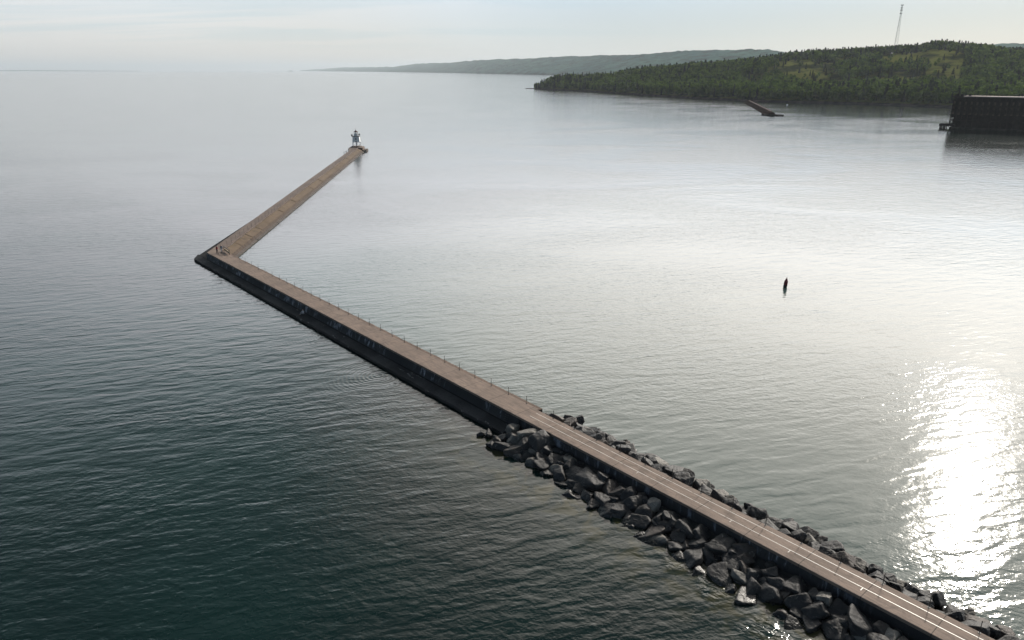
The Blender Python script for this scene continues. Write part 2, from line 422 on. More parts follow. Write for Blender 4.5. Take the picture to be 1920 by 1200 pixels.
# ------------------------------------------------------------------ breakwater
bw = empty('breakwater', (A[0], A[1], 0), 0)
tag(bw, 'long brown concrete breakwater with a sharp bend and dark stained outer wall', 'breakwater')
S1, S2 = 111.5, 205.0
def arange(a, b, step): n = max(1, int(round((b - a) / step))); return [a + (b - a) * i / n for i in range(n + 1)]
# where the outer arm's lake edge (m = -0.55) cuts the inner arm: slanted start
ML = -.2
dl = (float(d2 @ m2), float(d2 @ e2)); nl = (float(n2 @ m2), float(n2 @ e2))
def s_start(q, mlim=ML): return (mlim - q * nl[0]) / dl[0]
T1 = 3.3
def jit_wall(amp):
    def j(p, k, i):
        v = mnoise.noise_vector(Vector((p[0] * .6, p[1] * .6 + 7, p[2] * .6))); return (p[0], p[1] + v.y * amp, p[2] + v.z * amp * .5)
    return j
def inner(name, prof, s0, s1, step, mat, slanted=True, jit=None, parent=bw, smooth=False):
    sts = arange(0, 1, step / (s1 - s0))
    def place(k, a, z):
        b0 = s_start(a) if slanted else s0
        return (b0 + (s1 - b0) * k, a, z)
    v, f = extrude(prof, sts, place, jit); mb = MB(); mb.add(v, f)
    return mb.build(name, mat, parent, (0, 0, 0), RZ_IN, smooth)
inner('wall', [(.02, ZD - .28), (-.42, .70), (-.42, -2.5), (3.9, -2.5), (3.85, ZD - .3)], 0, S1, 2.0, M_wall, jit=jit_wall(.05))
inner('deck', [(0, ZD), (-.05, ZD - .05), (-.05, ZD - .275), (T1, ZD - .275), (T1, ZD)], 0, S1, 4.0, M_deck)
def jit_strip(p, k, i):
    if i in (1, 2): return (p[0], p[1] + .16 * mnoise.noise(Vector((p[0] * .9, 3, 0))), p[2] - .12 * max(0, mnoise.noise(Vector((p[0] * .5, 9, 0)))))
    return p
inner('edge_strip', [(T1 + .003, ZD - .09), (T1 + .3, ZD - .10), (3.95, ZD - .14), (3.95, ZD - .6), (T1 + .003, ZD - .6)], 0, S1, .8, M_strip, jit=jit_strip)
# lake-side ledge, wrapping round the bend
def jit_ledge(p, k, i):
    if i in (1, 2): 
        a = .20 * mnoise.noise(Vector((p[0] * .45, 0, 2))) + .08 * mnoise.noise(Vector((p[0] * 1.7, 0, 5)))
        return (p[0], p[1] + a, p[2] + a * .5)
    return p
sts = arange(0, 1, 1 / 90)
ML2 = -3.85
def place_l(k, a, z):
    b0 = s_start(a, ML2); return (b0 + (S1 - .6 - b0) * k, a, z)
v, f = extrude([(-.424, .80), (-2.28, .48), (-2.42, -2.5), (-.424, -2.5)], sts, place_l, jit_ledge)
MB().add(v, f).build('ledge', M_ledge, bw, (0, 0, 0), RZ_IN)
# second stretch: walkway between banks of riprap
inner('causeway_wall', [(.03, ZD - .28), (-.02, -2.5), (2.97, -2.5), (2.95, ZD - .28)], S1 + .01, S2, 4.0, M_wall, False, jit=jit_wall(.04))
inner('causeway_deck', [(0, ZD), (-.05, ZD - .04), (-.05, ZD - .275), (3.0, ZD - .275), (3.0, ZD)], S1 + .012, S2, 4.0, M_deck, False)
for q in (1.20, 2.28):
    mb = MB(); sts = arange(S1 + .6, S2, 1.5)
    v, f = extrude([(q - .034, ZD + .0045), (q + .034, ZD + .0045)], sts, lambda s, a, z: (s, a, z), closed=False)
    mb.add(v, f).build('painted_line', M_paint, bw, (0, 0, 0), RZ_IN)
# short painted ticks beside the lake-side line
for s in (129.5, 141.0, 147.0, 153.5):
    mb = MB(); mb.add([(s, .72, ZD + .0045), (s + .07, .72, ZD + .0045), (s + .07, 1.156, ZD + .0045), (s, 1.156, ZD + .0045)], [(0, 1, 2, 3)])
    mb.build('painted_tick', M_paint, bw, (0, 0, 0), RZ_IN)
# rung ladders let into the lake wall
for s in (64.5, 78.5, 94.5, 109.0):
    mb = MB()
    for k in range(5):
        zz = .95 + k * .24; yy = .02 - .44 * (ZD - .28 - zz) / (ZD - .98)
        mb.bar((s, yy - .14, zz), (s + .55, yy - .14, zz), .028)
        mb.bar((s, yy + .02, zz), (s, yy - .14, zz), .028); mb.bar((s + .55, yy + .02, zz), (s + .55, yy - .14, zz), .028)
    mb.build('ladder', M_black, bw, (0, 0, 0), RZ_IN)

# outer arm: local x = across (m), y = along (e)
EL = 240.0
def e_start(m, q=T1): return (q - nl[0] * m) / nl[1]
def outer(name, prof, step, mat, jit=None, start=None, end=EL, parent=bw):
    sts = arange(0, 1, step / EL)
    taper = (lambda a, y: a + (1.5 * min(1, max(0, (y - 4) / 60)) if a < -2 else 0)) if name == 'lake_ledge' else (lambda a, y: a)
    def place(k, a, z):
        b0 = e_start(a) if start is None else start(a)
        y = b0 + (end - b0) * k; return (taper(a, y), y, z)
    v, f = extrude(prof, sts, place, jit)
    return MB().add(v, f).build(name, mat, parent, (0, 0, 0), RZ_OUT)
outer('outer_walkway', [(ML, ZD), (2.55, ZD), (2.55, ZD - .25), (ML, ZD - .25)], 4, M_walk, start=lambda a: e_start(a) + .004)
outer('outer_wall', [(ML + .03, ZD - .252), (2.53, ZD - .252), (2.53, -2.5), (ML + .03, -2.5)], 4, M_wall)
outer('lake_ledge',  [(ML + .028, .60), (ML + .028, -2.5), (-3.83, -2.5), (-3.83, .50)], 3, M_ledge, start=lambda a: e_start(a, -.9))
def jit_slab(p, k, i):
    return (p[0], p[1], p[2] + .05 * mnoise.noise(Vector((p[0], p[1] * .7, 1)))) if i < 3 else p
# terrace slabs ~10 m long with open joints
mb = MB(); y0 = 3.0
slabs = 0
while y0 < EL - 1:
    L = 9.3 + rnd.uniform(-.8, .8); y1 = min(EL, y0 + L); dz = rnd.uniform(-.06, .06)
    sts = arange(y0 + .12, y1 - .12, .8)
    def place_t(y, a, z, s0=y0 + .07):
        yy = y if s0 > 6 else y + (6 - s0) * 0
        return (a, yy, z + dz)
    prof = [(2.553, 1.86), (3.5, 1.50), (4.45, 1.10), (4.45, .4), (2.553, .4)]
    v, f = extrude(prof, sts, place_t, jit_slab); mb.add(v, f); y0 = y1
mb.build('terrace', M_terrace, bw, (0, 0, 0), RZ_OUT)
def jit_rub(p, k, i):
    if i < 4:
        v = mnoise.noise_vector(Vector((p[0] * 1.4, p[1] * 1.4, 3))); return (p[0] + .16 * v.x, p[1], p[2] + .16 * v.z)
    return p
outer('rubble_slope', [(4.36, 1.03), (4.56, .85), (4.74, .55), (4.98, .26), (5.05, -2), (4.36, -2)], .55, M_slope, jit_rub, start=lambda a: -1.6)
mb = MB(); y0 = -1.8
while y0 < EL:
    L = rnd.choice((22, 24, 26)); y1 = min(y0 + L, EL)
    v, f = extrude([(4.95, .36), (5.62, .30), (5.66, -2), (4.95, -2)], arange(y0 + .25, y1 - .25, 1.2), lambda y, a, z: (a, y, z),
                   lambda p, k, i: (p[0] + (.10 * mnoise.noise(Vector((p[1] * .6, i, 0))) if i in (1, 2) else 0), p[1], p[2])); mb.add(v, f); y0 = y1
mb.build('footing', M_foot, bw, (0, 0, 0), RZ_OUT)
# head of the breakwater
mb = MB(); mb.prism([(ML - .02, EL + .002), (5.0, EL + .002), (5.0, EL + 8.6), (3.4, EL + 10.2), (ML - .02, EL + 10.2)], -2.5, ZD)
mb.prism([(ML - .021, EL - 15), (ML - .021, EL + 9.7), (-1.2, EL + 10.2), (-2.6, EL + 8.8), (-2.6, EL - 1)], -2.5, ZD - .004)
mb.build('head', M_walk, bw, (0, 0, 0), RZ_OUT)
mb = MB(); mb.prism([(5.003, EL - .2), (6.9, EL + 1.2), (6.9, EL + 9.0), (5.003, EL + 9.0)], -2.5, .95)
mb.build('head_apron', M_foot, bw, (0, 0, 0), RZ_OUT)
LX, LY = 1.1, EL + 5.4
mb = MB(); mb.add([(LX + s * a, LY + r * a, ZD + .003) for a in (3.5,) for s, r in ((-1, -.45), (-.45, -1), (.45, -1), (1, -.45), (1, .45), (.45, 1), (-.45, 1), (-1, .45))] +
       [(LX + s * a, LY + r * a, ZD + .6) for a in (2.55,) for s, r in ((-1, -.45), (-.45, -1), (.45, -1), (1, -.45), (1, .45), (.45, 1), (-.45, 1), (-1, .45))],
       [(i, (i + 1) % 8, 8 + (i + 1) % 8, 8 + i) for i in range(8)] + [tuple(range(8, 16)), tuple(range(7, -1, -1))])
mb.build('plinth', M_walk, bw, (0, 0, 0), RZ_OUT)

# ------------------------------------------------------------------ lighthouse
lx, ly = me2w(LX, LY); ZL = ZD + .6
lh = empty('lighthouse', (lx, ly, ZL), RZ_OUT)
tag(lh, 'small white lighthouse on steel legs at the tip of the breakwater', 'lighthouse')
HB, HT = 1.95, 1.75            # half widths of the house, bottom and top
z1, z2 = 2.35, 5.2
for sx in (-1, 1):
    for sy in (-1, 1):
        mb = MB(); mb.bar((sx * 2.05, sy * 2.05, 0), (sx * 1.84, sy * 1.84, z1), .11, 8); mb.box(sx * 2.05 - .2, sx * 2.05 + .2, sy * 2.05 - .2, sy * 2.05 + .2, 0, .09)
        mb.build('leg', M_white, lh)
mb = MB(); mb.lathe([(.42, 0), (.42, z1)], 14); mb.build('stair_column', M_white, lh, smooth=False)
mb = MB()
for a, b in (((-1, -1), (1, -1)), ((1, -1), (1, 1)), ((1, 1), (-1, 1)), ((-1, 1), (-1, -1))):
    mb.bar((a[0] * 2.04, a[1] * 2.04, .25), (b[0] * 1.86, b[1] * 1.86, z1 - .1), .03); mb.bar((b[0] * 2.04, b[1] * 2.04, .25), (a[0] * 1.86, a[1] * 1.86, z1 - .1), .03)
mb.build('brace', M_white, lh)
mb = MB(); mb.add([(-HB, -HB, z1), (HB, -HB, z1), (HB, HB, z1), (-HB, HB, z1), (-HT, -HT, z2), (HT, -HT, z2), (HT, HT, z2), (-HT, HT, z2)],
       [(0, 3, 2, 1), (4, 5, 6, 7), (0, 1, 5, 4), (1, 2, 6, 5), (2, 3, 7, 6), (3, 0, 4, 7)])
mb.box(-HB - .06, HB + .06, -HB - .06, HB + .06, z1 - .14, z1 - .003)
house = mb.build('house', M_wbright, lh)
mb = MB(); mb.box(-.28, .28, -1.97, -1.83, z1 + 1.15, z1 + 1.95); mb.build('window', M_black, house)
mb = MB(); mb.box(-.45, .45, -1.99, -1.9, z1 + .02, z1 + .3); mb.build('hatch', M_black, house)
mb = MB(); mb.box(-2.12, 2.12, -2.12, 2.12, z2 + .003, z2 + .17); gal = mb.build('gallery', M_black, lh)
mb = MB()
for i in range(-3, 4):
    for s in (-1, 1):
        q = i * 2.05 / 3
        mb.bar((q, s * 2.05, z2 + .17), (q, s * 2.05, z2 + 1.15), .02); mb.bar((s * 2.05, q, z2 + .17), (s * 2.05, q, z2 + 1.15), .02)
for zz in (z2 + .65, z2 + 1.15):
    for s in (-1, 1): mb.bar((-2.05, s * 2.05, zz), (2.05, s * 2.05, zz), .022); mb.bar((s * 2.05, -2.05, zz), (s * 2.05, 2.05, zz), .022)
mb.build('railing', M_gr0, gal)
z3 = z2 + 1.38
mb = MB(); mb.lathe([(1.12, z2 + .172), (1.12, z3), (1.18, z3 + .02), (1.18, z3 + .10)], 8, rot=R(22.5)); lan = mb.build('lantern', M_wbright, lh)
mb = MB(); mb.lathe([(1.02, z3 + .102), (1.02, z3 + .95)], 8, rot=R(22.5)); mb.build('lantern_glass', M_glass, lan)
for i in range(8):
    mb = MB(); a = R(22.5 + 45 * i); mb.bar((1.05 * math.cos(a), 1.05 * math.sin(a), z3 + .1), (1.05 * math.cos(a), 1.05 * math.sin(a), z3 + .95), .045); mb.build('glazing_bar', M_roofr, lan)
mb = MB(); mb.lathe([(.14, z3 + .11), (.22, z3 + .3), (.22, z3 + .6), (.1, z3 + .75)], 10); mb.build('lamp', M_white, lan, smooth=True)
mb = MB(); mb.lathe([(1.28, z3 + .953), (1.28, z3 + 1.06), (.78, z3 + 1.42), (.30, z3 + 1.72), (.16, z3 + 1.85)], 8, rot=R(22.5)); roof = mb.build('roof', M_roofr, lh)
mb = MB(); mb.lathe([(.13, z3 + 1.85), (.22, z3 + 1.98), (.2, z3 + 2.1), (.06, z3 + 2.2), (.035, z3 + 3.05)], 8); mb.build('finial', M_black, roof)
mb = MB(); mb.bar((1.5, -2.0, z2 + 1.25), (2.5, -2.3, z2 + 1.32), .18, 10, .38); mb.bar((1.6, -2.0, z2 + .18), (1.6, -2.0, z2 + 1.15), .06); mb.build('fog_horn', M_black, lh)
mb = MB(); mb.box(-2.35, -1.75, -2.2, -1.7, z2 + .172, z2 + 1.0); mb.lathe([(.16, z2 + 1.0), (.16, z2 + 1.35), (.05, z2 + 1.42)], 8, (-2.05, -1.95)); mb.build('signal_box', M_black, lh)

# ------------------------------------------------------------------ railing posts
def post_mesh():
    mb = MB(); mb.bar((0, 0, .02), (0, 0, 1.08), .030, 8); mb.lathe([(.038, 1.08), (.042, 1.11), (.02, 1.14)], 8)
    for zz in (.55, 1.0): mb.bar((-.075, 0, zz), (.075, 0, zz), .022)
    return mb.mesh('railing_post')
PM = post_mesh(); PM.materials.append(M_steel)
PB = MB().box(-.10, .10, -.10, .10, .001, .022).mesh('base_plate'); PB.materials.append(M_steel)
def post(x, y, z, rz, label, group):
    o = bpy.data.objects.new('railing_post', PM); col.objects.link(o); o.location = (x, y, z)
    o.rotation_euler = (R(rnd.uniform(-2, 2)), R(rnd.uniform(-2, 2)), rz)
    b = bpy.data.objects.new('base_plate', PB); col.objects.link(b); b.parent = o
    tag(o, label, 'post', group)
s = 11.8
while s < S1 + 1:
    px, py = st2w(s - .2, 3.16); post(px, py, ZD, RZ_IN, 'thin dark steel post on the harbour edge of the unpainted inner walkway', 'railing posts of the inner arm'); s += 3.62
s = 114.6
while s < 185:
    px, py = st2w(s, 2.88); post(px, py, ZD, RZ_IN, 'thin dark steel post beside the white lines, against the harbour rocks', 'railing posts of the lined walkway'); s += 3.62
y0 = 7.0
while y0 < EL - 2:
    px, py = me2w(2.42, y0); post(px, py, ZD, RZ_OUT, 'thin steel post between walkway and stone terrace of the outer arm', 'railing posts of the outer arm'); y0 += 3.62

# barrier that closes the drop to the terrace at the bend
ba, bb = W(420.5, 470.5, ZD), W(430.5, 477.8, ZD)
br = empty('barrier', (ba[0], ba[1], ZD), math.atan2(bb[1] - ba[1], bb[0] - ba[0]))
BL = math.hypot(bb[0] - ba[0], bb[1] - ba[1])
tag(br, 'low barrier with a dark top rail and pale board at the bend', 'barrier')
for xx in (.05, BL - .05):
    mb = MB(); mb.bar((xx, 0, .001), (xx, 0, 1.1), .07, 8); mb.build('post', M_steel, br)
mb = MB(); mb.bar((-.1, 0, 1.12), (BL + .1, 0, 1.12), .085, 8); mb.build('rail', M_black, br)
mb = MB(); mb.box(.15, BL - .15, -.05, .05, .25, .72); mb.build('board', M_wood, br)

# ------------------------------------------------------------------ riprap
def boulder_mesh(k, rr):
    bm = bmesh.new(); bmesh.ops.create_icosphere(bm, subdivisions=5, radius=1)
    planes = []
    for i in range(rr.randint(8, 11)):
        z = rr.uniform(-1, 1); a = rr.uniform(0, 2 * math.pi); q = math.sqrt(1 - z * z)
        planes.append((Vector((q * math.cos(a), q * math.sin(a), z)), rr.uniform(.62, .98)))
    planes += [(Vector((0, 0, 1)), rr.uniform(.7, 1)), (Vector((0, 0, -1)), .8), (Vector((1, 0, 0)), .95), (Vector((-1, 0, 0)), .95), (Vector((0, 1, 0)), .95), (Vector((0, -1, 0)), .95)]
    P = 24.0; off = Vector((k * 3.7, k * 1.3, 0))
    for v in bm.verts:
        dd = v.co.normalized(); sm = 0
        for n_, h_ in planes:
            q = dd.dot(n_) / h_
            if q > 0: sm += q ** P
        r_ = sm ** (-1 / P) if sm > 0 else 1
        r_ *= 1 + .075 * mnoise.fractal(dd * 1.9 + off, .8, 2.1, 5) + .022 * mnoise.fractal(dd * 6 + off, .7, 2.2, 3)
        v.co = dd * r_
    me = bpy.data.meshes.new('boulder'); bm.to_mesh(me); bm.free()
    me.polygons.foreach_set('use_smooth', [True] * len(me.polygons)); return me
rr = random.Random(21)
BM = []
for k in range(14):
    me = boulder_mesh(k, rr); trio = []
    for mt in (M_rock, M_rockp, M_rockb):
        c = me.copy(); c.materials.append(mt); trio.append(c)
    BM.append(trio)
placed = []
def try_boulder(s, q, z, r, sep=.60):
    x, y = st2w(s, q)
    for (a, b, c, rp) in placed:
        if (a - x) ** 2 + (b - y) ** 2 + (c - z) ** 2 < (sep * (r + rp)) ** 2: return None
    placed.append((x, y, z, r)); return x, y
def boulder(s, q, z, r, tone, label, flat=.85):
    x, y = st2w(s, q)
    o = bpy.data.objects.new('boulder', BM[rr.randrange(14)][tone]); col.objects.link(o)
    o.location = (x, y, z); o.rotation_euler = (rr.uniform(-.5, .5), rr.uniform(-.5, .5), rr.uniform(0, 6.28))
    o.scale = (r * rr.uniform(1.0, 1.3), r * rr.uniform(.85, 1.1), r * flat * rr.uniform(.85, 1.15))
    tag(o, label, 'boulder', 'boulders of the riprap')
TONE = ('dark grey', 'pale', 'rusty brown')
def pick(): v = rr.random(); return 0 if v < .74 else (1 if v < .84 else 2)
# landmark stones
def zl(q): return 1.12 + (q + .3) * .36          # lake bank: surface height against q (negative)
for (u, v, z, r, tone, lab) in ((990, 815, 1.3, 1.05, 1, 'pale round flat-faced boulder beside the end of the dark ledge'),
                                (1016, 829, 1.1, 1.45, 0, 'big dark peaked boulder beside the end of the dark ledge'),
                                (997, 868, .12, .75, 1, 'wet whitish boulder standing alone in the water off the ledge end'),
                                (972, 860, .0, .55, 1, 'small wet boulder awash off the ledge end'),
                                (985, 838, .6, 1.1, 0, 'dark boulder below the pale round one at the ledge end'),
                                (1108, 905, .5, 1.55, 0, 'large dark sloping boulder with a broad pale upper face at the waterline'),
                                (1396, 1036, .65, 1.25, 2, 'large brown cracked boulder standing high below the lined walkway'),
                                (1352, 1030, .5, 1.15, 0, 'large blue-grey boulder leaning beside the brown cracked one')):
    x, y = W(u, v, z); p = np.array([x, y]) - A; s, q = float(p @ d2), float(p @ n2)
    placed.append((x, y, z, r)); boulder(s, q, z, r, tone, lab)
cand = []
for r0, r1, n in ((.95, 1.2, 330), (.72, .95, 900), (.5, .72, 3000)):
    for _ in range(n): cand.append((rr.uniform(110.8, 178), rr.uniform(-5.0, -.7), rr.uniform(r0, r1)))
cnt = 0
for s, q, r in cand:
    if q > -1.0 - (r - .6) * .5 or (s < 124 and q < -4.0): continue
    if cnt > 181: continue
    z = zl(q) - .12 * r + rr.uniform(-.15, .25)
    if try_boulder(s, q, z, r) is None: continue
    tone = pick(); cnt += 1
    where = 'against the dark causeway wall' if q > -1.9 else ('half way down the lake bank' if q > -3.1 else 'at the lake waterline')
    boulder(s, q, z, r, tone, ('large ' if r > .95 else 'medium ' if r > .72 else 'small ') + TONE[tone] + ' boulder ' + where)
# strays in the water at the ledge end
for s, q, r in ((109.6, -3.3, .7), (108.6, -3.9, .5), (112.0, -4.9, .6)):
    if try_boulder(s, q, 0, r, .6): boulder(s, q, .0, r, 0, 'dark wet boulder in the water off the end of the ledge')
# harbour bank
def zr(q): return 1.75 - (q - 3.2) * .42
cand = []
for r0, r1, n in ((.8, 1.0, 90), (.62, .8, 600), (.42, .65, 2500)):
    for _ in range(n): cand.append((rr.uniform(113.5, 178), rr.uniform(3.6, 6.9), rr.uniform(r0, r1)))
cr = 0
for s, q, r in cand:
    if q < 3.05 + r * .85: continue
    if cr > 105: continue
    z = zr(q) - .05 * r + rr.uniform(-.2, .3)
    if try_boulder(s, q, z, r, .72) is None: continue
    tone = pick(); cr += 1
    where = 'along the harbour edge of the walkway' if q < 4.7 else ('half way down the harbour bank' if q < 6.3 else 'at the harbour waterline')
    boulder(s, q, z, r, tone, ('large ' if r > .8 else 'medium ' if r > .62 else 'small ') + TONE[tone] + ' boulder ' + where)
print('boulders', cnt, cr)
# rubble under and between the boulders: one bank of small stones on each side
def bank(qs, q0, q1, zf, n):
    sts = arange(111.2, S2, .7)
    v, f = extrude(qs, sts, lambda s, a, z: (s, a, z), lambda p, k, i: (p[0], p[1], p[2] + .35 * mnoise.noise(Vector((p[0] * .9, p[1] * .9, 4)))), closed=False)
    mb = MB().add(v, f)
    bmm = bmesh.new(); bmesh.ops.create_icosphere(bmm, subdivisions=2, radius=1); base = [v.co.copy() for v in bmm.verts]; fc = [tuple(v.index for v in f.verts) for f in bmm.faces]; bmm.free()
    for _ in range(n):
        s_, q_ = rr.uniform(111.5, 186), rr.uniform(q0, q1); r_ = rr.uniform(.18, .5); o_ = Vector((rr.random() * 50, 0, 0)); z_ = zf(q_) + rr.uniform(-.1, .2)
        sc_ = (r_ * rr.uniform(.9, 1.5), r_ * rr.uniform(.8, 1.2), r_ * rr.uniform(.6, .9)); a_ = rr.uniform(0, 6.28); c_, n_ = math.cos(a_), math.sin(a_)
        pts_ = []
        for b_ in base:
            w_ = b_ * (1 + .35 * mnoise.noise(b_ * 1.3 + o_)); x_, y_ = w_.x * sc_[0], w_.y * sc_[1]; pts_.append((s_ + x_ * c_ - y_ * n_, q_ + x_ * n_ + y_ * c_, z_ + w_.z * sc_[2]))
        mb.add(pts_, fc)
    o = link('rubble', mb.mesh('rubble'), M_bed, None, (A[0], A[1], 0), RZ_IN); tag(o, kind='stuff'); return o
bank([(-.06 - .6 * i, .72 - .27 * i) for i in range(8)], -4.6, -.3, lambda q: zl(q) - .35, 420)
bank([(3.06 + .7 * i, 1.25 - .30 * i) for i in range(8)], 3.3, 8.0, lambda q: zr(q) - .30, 420)

# ------------------------------------------------------------------ people
def skin_body(name, joints, edges, mat, parent=None, root=0, sub=1):
    me = bpy.data.meshes.new(name); me.from_pydata([j[0] for j in joints], edges, [])
    o = link(name, me, mat, parent)
    sk = o.modifiers.new('skin', 'SKIN'); sk.use_smooth_shade = True
    for i, j in enumerate(joints):
        sv = me.skin_vertices[0].data[i]; sv.radius = (j[1], j[2] if len(j) > 2 else j[1]); sv.use_root = (i == root)
    sb = o.modifiers.new('sub', 'SUBSURF'); sb.levels = sb.render_levels = sub
    return o
def person(loc, rz, label, top, legs, hair, sit=False, h=1.72, stride=.12, legbare=False):
    k = h / 1.72
    P = lambda x, y, z: (x * k, y * k, z * k)
    # pelvis, chest, neck, head
    if not sit:
        pz = .93
        hipL, hipR = P(-.09, 0, .90), P(.09, 0, .90); knL, knR = P(-.10, -.03 - stride * .4, .50), P(.10, .04 + stride * .3, .50)
        anL, anR = P(-.10, -stride, .08), P(.10, stride, .08); toL, toR = P(-.11, -stride - .17, .03), P(.11, stride - .17, .03)
    else:
        pz = .13
        hipL, hipR = P(-.09, 0, .12), P(.09, 0, .12); knL, knR = P(-.13, -.40, .42), P(.13, -.42, .34)
        anL, anR = P(-.13, -.62, .07), P(.13, -.78, .07); toL, toR = P(-.13, -.80, .05), P(.13, -.96, .06)
    B = pz - .93
    J = [(P(0, 0, .95 + B), .15 * k, .11 * k), (P(0, 0, 1.15 + B), .13 * k, .10 * k), (P(0, .01, 1.35 + B), .165 * k, .11 * k), (P(0, 0, 1.46 + B), .06 * k),
         (P(0, -.015, 1.53 + B), .065 * k), (P(0, -.02, 1.60 + B), .085 * k, .095 * k), (P(0, -.01, 1.70 + B), .075 * k, .085 * k),
         (hipL, .085 * k), (knL, .06 * k), (anL, .042 * k), (toL, .04 * k), (hipR, .085 * k), (knR, .06 * k), (anR, .042 * k), (toR, .04 * k)]
    E_ = [(0, 1), (1, 2), (2, 3), (3, 4), (4, 5), (5, 6), (0, 7), (7, 8), (8, 9), (9, 10), (0, 11), (11, 12), (12, 13), (13, 14)]
    J += [(P(0, -.125, 1.615 + B), .014 * k), (P(-.095, 0, 1.62 + B), .016 * k), (P(.095, 0, 1.62 + B), .016 * k)]; E_ += [(5, 15), (5, 16), (5, 17)]   # nose, ears
    arms = []
    for s in (-1, 1):
        sh, el, wr = P(s * .20, .01, 1.38 + B), P(s * .27, .04, 1.11 + B), P(s * .27, -.10, .88 + B)
        if sit: el, wr = P(s * .27, -.08, 1.14 + B), P(s * .16, -.36, 1.16 + B)
        b0 = len(J); J += [(sh, .06 * k), (el, .045 * k), (wr, .032 * k)]; E_ += [(2, b0), (b0, b0 + 1), (b0 + 1, b0 + 2)]; arms.append((sh, el, wr))
        w0 = Vector(wr); dr = (w0 - Vector(el)).normalized(); pal = w0 + dr * .07 * k
        J.append((tuple(pal), .03 * k, .02 * k)); E_.append((b0 + 2, b0 + 3)); sd_ = dr.cross(Vector((0, 0, 1)) if abs(dr.z) < .9 else Vector((0, 1, 0))).normalized()
        for i, (of, ln) in enumerate(((-.03, .07), (-.01, .085), (.01, .08), (.03, .06))):
            kk = pal + sd_ * of * k + dr * ln * .55 * k; tp = kk + (dr + Vector((0, -.5, -.2))).normalized() * ln * .5 * k
            J += [(tuple(kk), .009 * k), (tuple(tp), .008 * k)]; E_ += [(b0 + 3, len(J) - 2), (len(J) - 2, len(J) - 1)]
        th = w0 + dr * .03 * k - sd_ * .05 * k; J.append((tuple(th), .010 * k)); E_.append((b0 + 2, len(J) - 1))
        J.append((tuple(th + dr * .04 * k), .009 * k)); E_.append((len(J) - 2, len(J) - 1))
    body = skin_body('person', J, E_, M_skin)
    body.location = loc; body.rotation_euler = (0, 0, rz); tag(body, label, 'person')
    # clothing
    c = 1.16
    tj = [(P(0, 0, .84 + B), .165 * k, .13 * k), (J[1][0], .155 * k, .125 * k), (J[2][0], .185 * k, .13 * k), (P(0, 0, 1.44 + B), .085 * k)]; te = [(0, 1), (1, 2), (2, 3)]
    for sh, el, wr in arms:
        mid = tuple(np.array(el) * .15 + np.array(wr) * .85); b0 = len(tj); tj += [(sh, .078 * k), (el, .062 * k), (mid, .05 * k)]; te += [(2, b0), (b0, b0 + 1), (b0 + 1, b0 + 2)]
    skin_body('jacket', tj, te, top, body)
    lj = [(P(0, 0, 1.0 + B), .155 * k, .12 * k)]; le = []
    for a, b_, c_ in ((hipL, knL, anL), (hipR, knR, anR)):
        b0 = len(lj); c_ = tuple(np.array(b_) * .08 + np.array(c_) * .92); lj += [(a, .105 * k), (b_, .078 * k), (c_, .06 * k)]; le += [(0, b0), (b0, b0 + 1), (b0 + 1, b0 + 2)]
    skin_body('trousers', lj, le, legs, body)
    bmh = bmesh.new(); bmesh.ops.create_uvsphere(bmh, u_segments=16, v_segments=12, radius=1)
    bmesh.ops.delete(bmh, geom=[v for v in bmh.verts if v.co.y < -.15 and v.co.z < .45 or v.co.z < -.75], context='VERTS')
    for v in bmh.verts: v.co = Vector((v.co.x * .100 * k, (v.co.y * .118 + .008) * k, (v.co.z * .125 + 1.655 + B) * k))
    mh = bpy.data.meshes.new('hair'); bmh.to_mesh(mh); bmh.free(); link('hair', mh, hair, body, smooth=True)
    for a, b_ in ((anL, toL), (anR, toR)):
        skin_body('shoe', [(tuple(np.array(a) - np.array([0, -.04 * k, .03 * k])), .052 * k), (b_, .046 * k)], [(0, 1)], M_black, body)
    return body
M_red = plain('red_cloth', (.30, .035, .05), .85, .1); M_pink = plain('pink_cloth', (.62, .25, .30), .85, .1)
M_dk = plain('dark_cloth', (.018, .018, .022), .85, .1); M_bl = plain('blue_grey_cloth', (.09, .12, .16), .85, .1)
M_lt = plain('pale_cloth', (.66, .66, .68), .85, .1); M_gr = plain('grey_cloth', (.30, .31, .33), .85, .1)
px, py = W(407.5, 474.2, ZD); person((px, py, ZD), R(-30), 'person in a red and pink top and dark trousers at the bend', M_red, M_dk, M_hair)
px, py = W(415.8, 472.8, ZD); person((px, py, ZD), R(35), 'person in a blue-grey top and pale trousers beside the barrier', M_bl, M_lt, M_gr)
px, py = st2w(52.6, -.95); person((px, py, .73), RZ_IN + R(8), 'person in pale clothes seated on the dark ledge under the wall', M_lt, M_gr, M_hair, sit=True)
for (m_, e_, hh, lab) in ((-.15, 208, 1.75, 'dark-clothed person standing farthest from the lighthouse by the outer edge'),
                      (.25, 212.5, 1.5, 'dark-clothed person standing between two others on the outer arm'),
                      (.2, 221, 1.7, 'dark-clothed person on the outer walkway standing closest to the lighthouse')):
    px, py = me2w(m_, e_); person((px, py, ZD), R(rnd.uniform(0, 360)), lab, M_dk, M_dk, M_hair, h=hh)

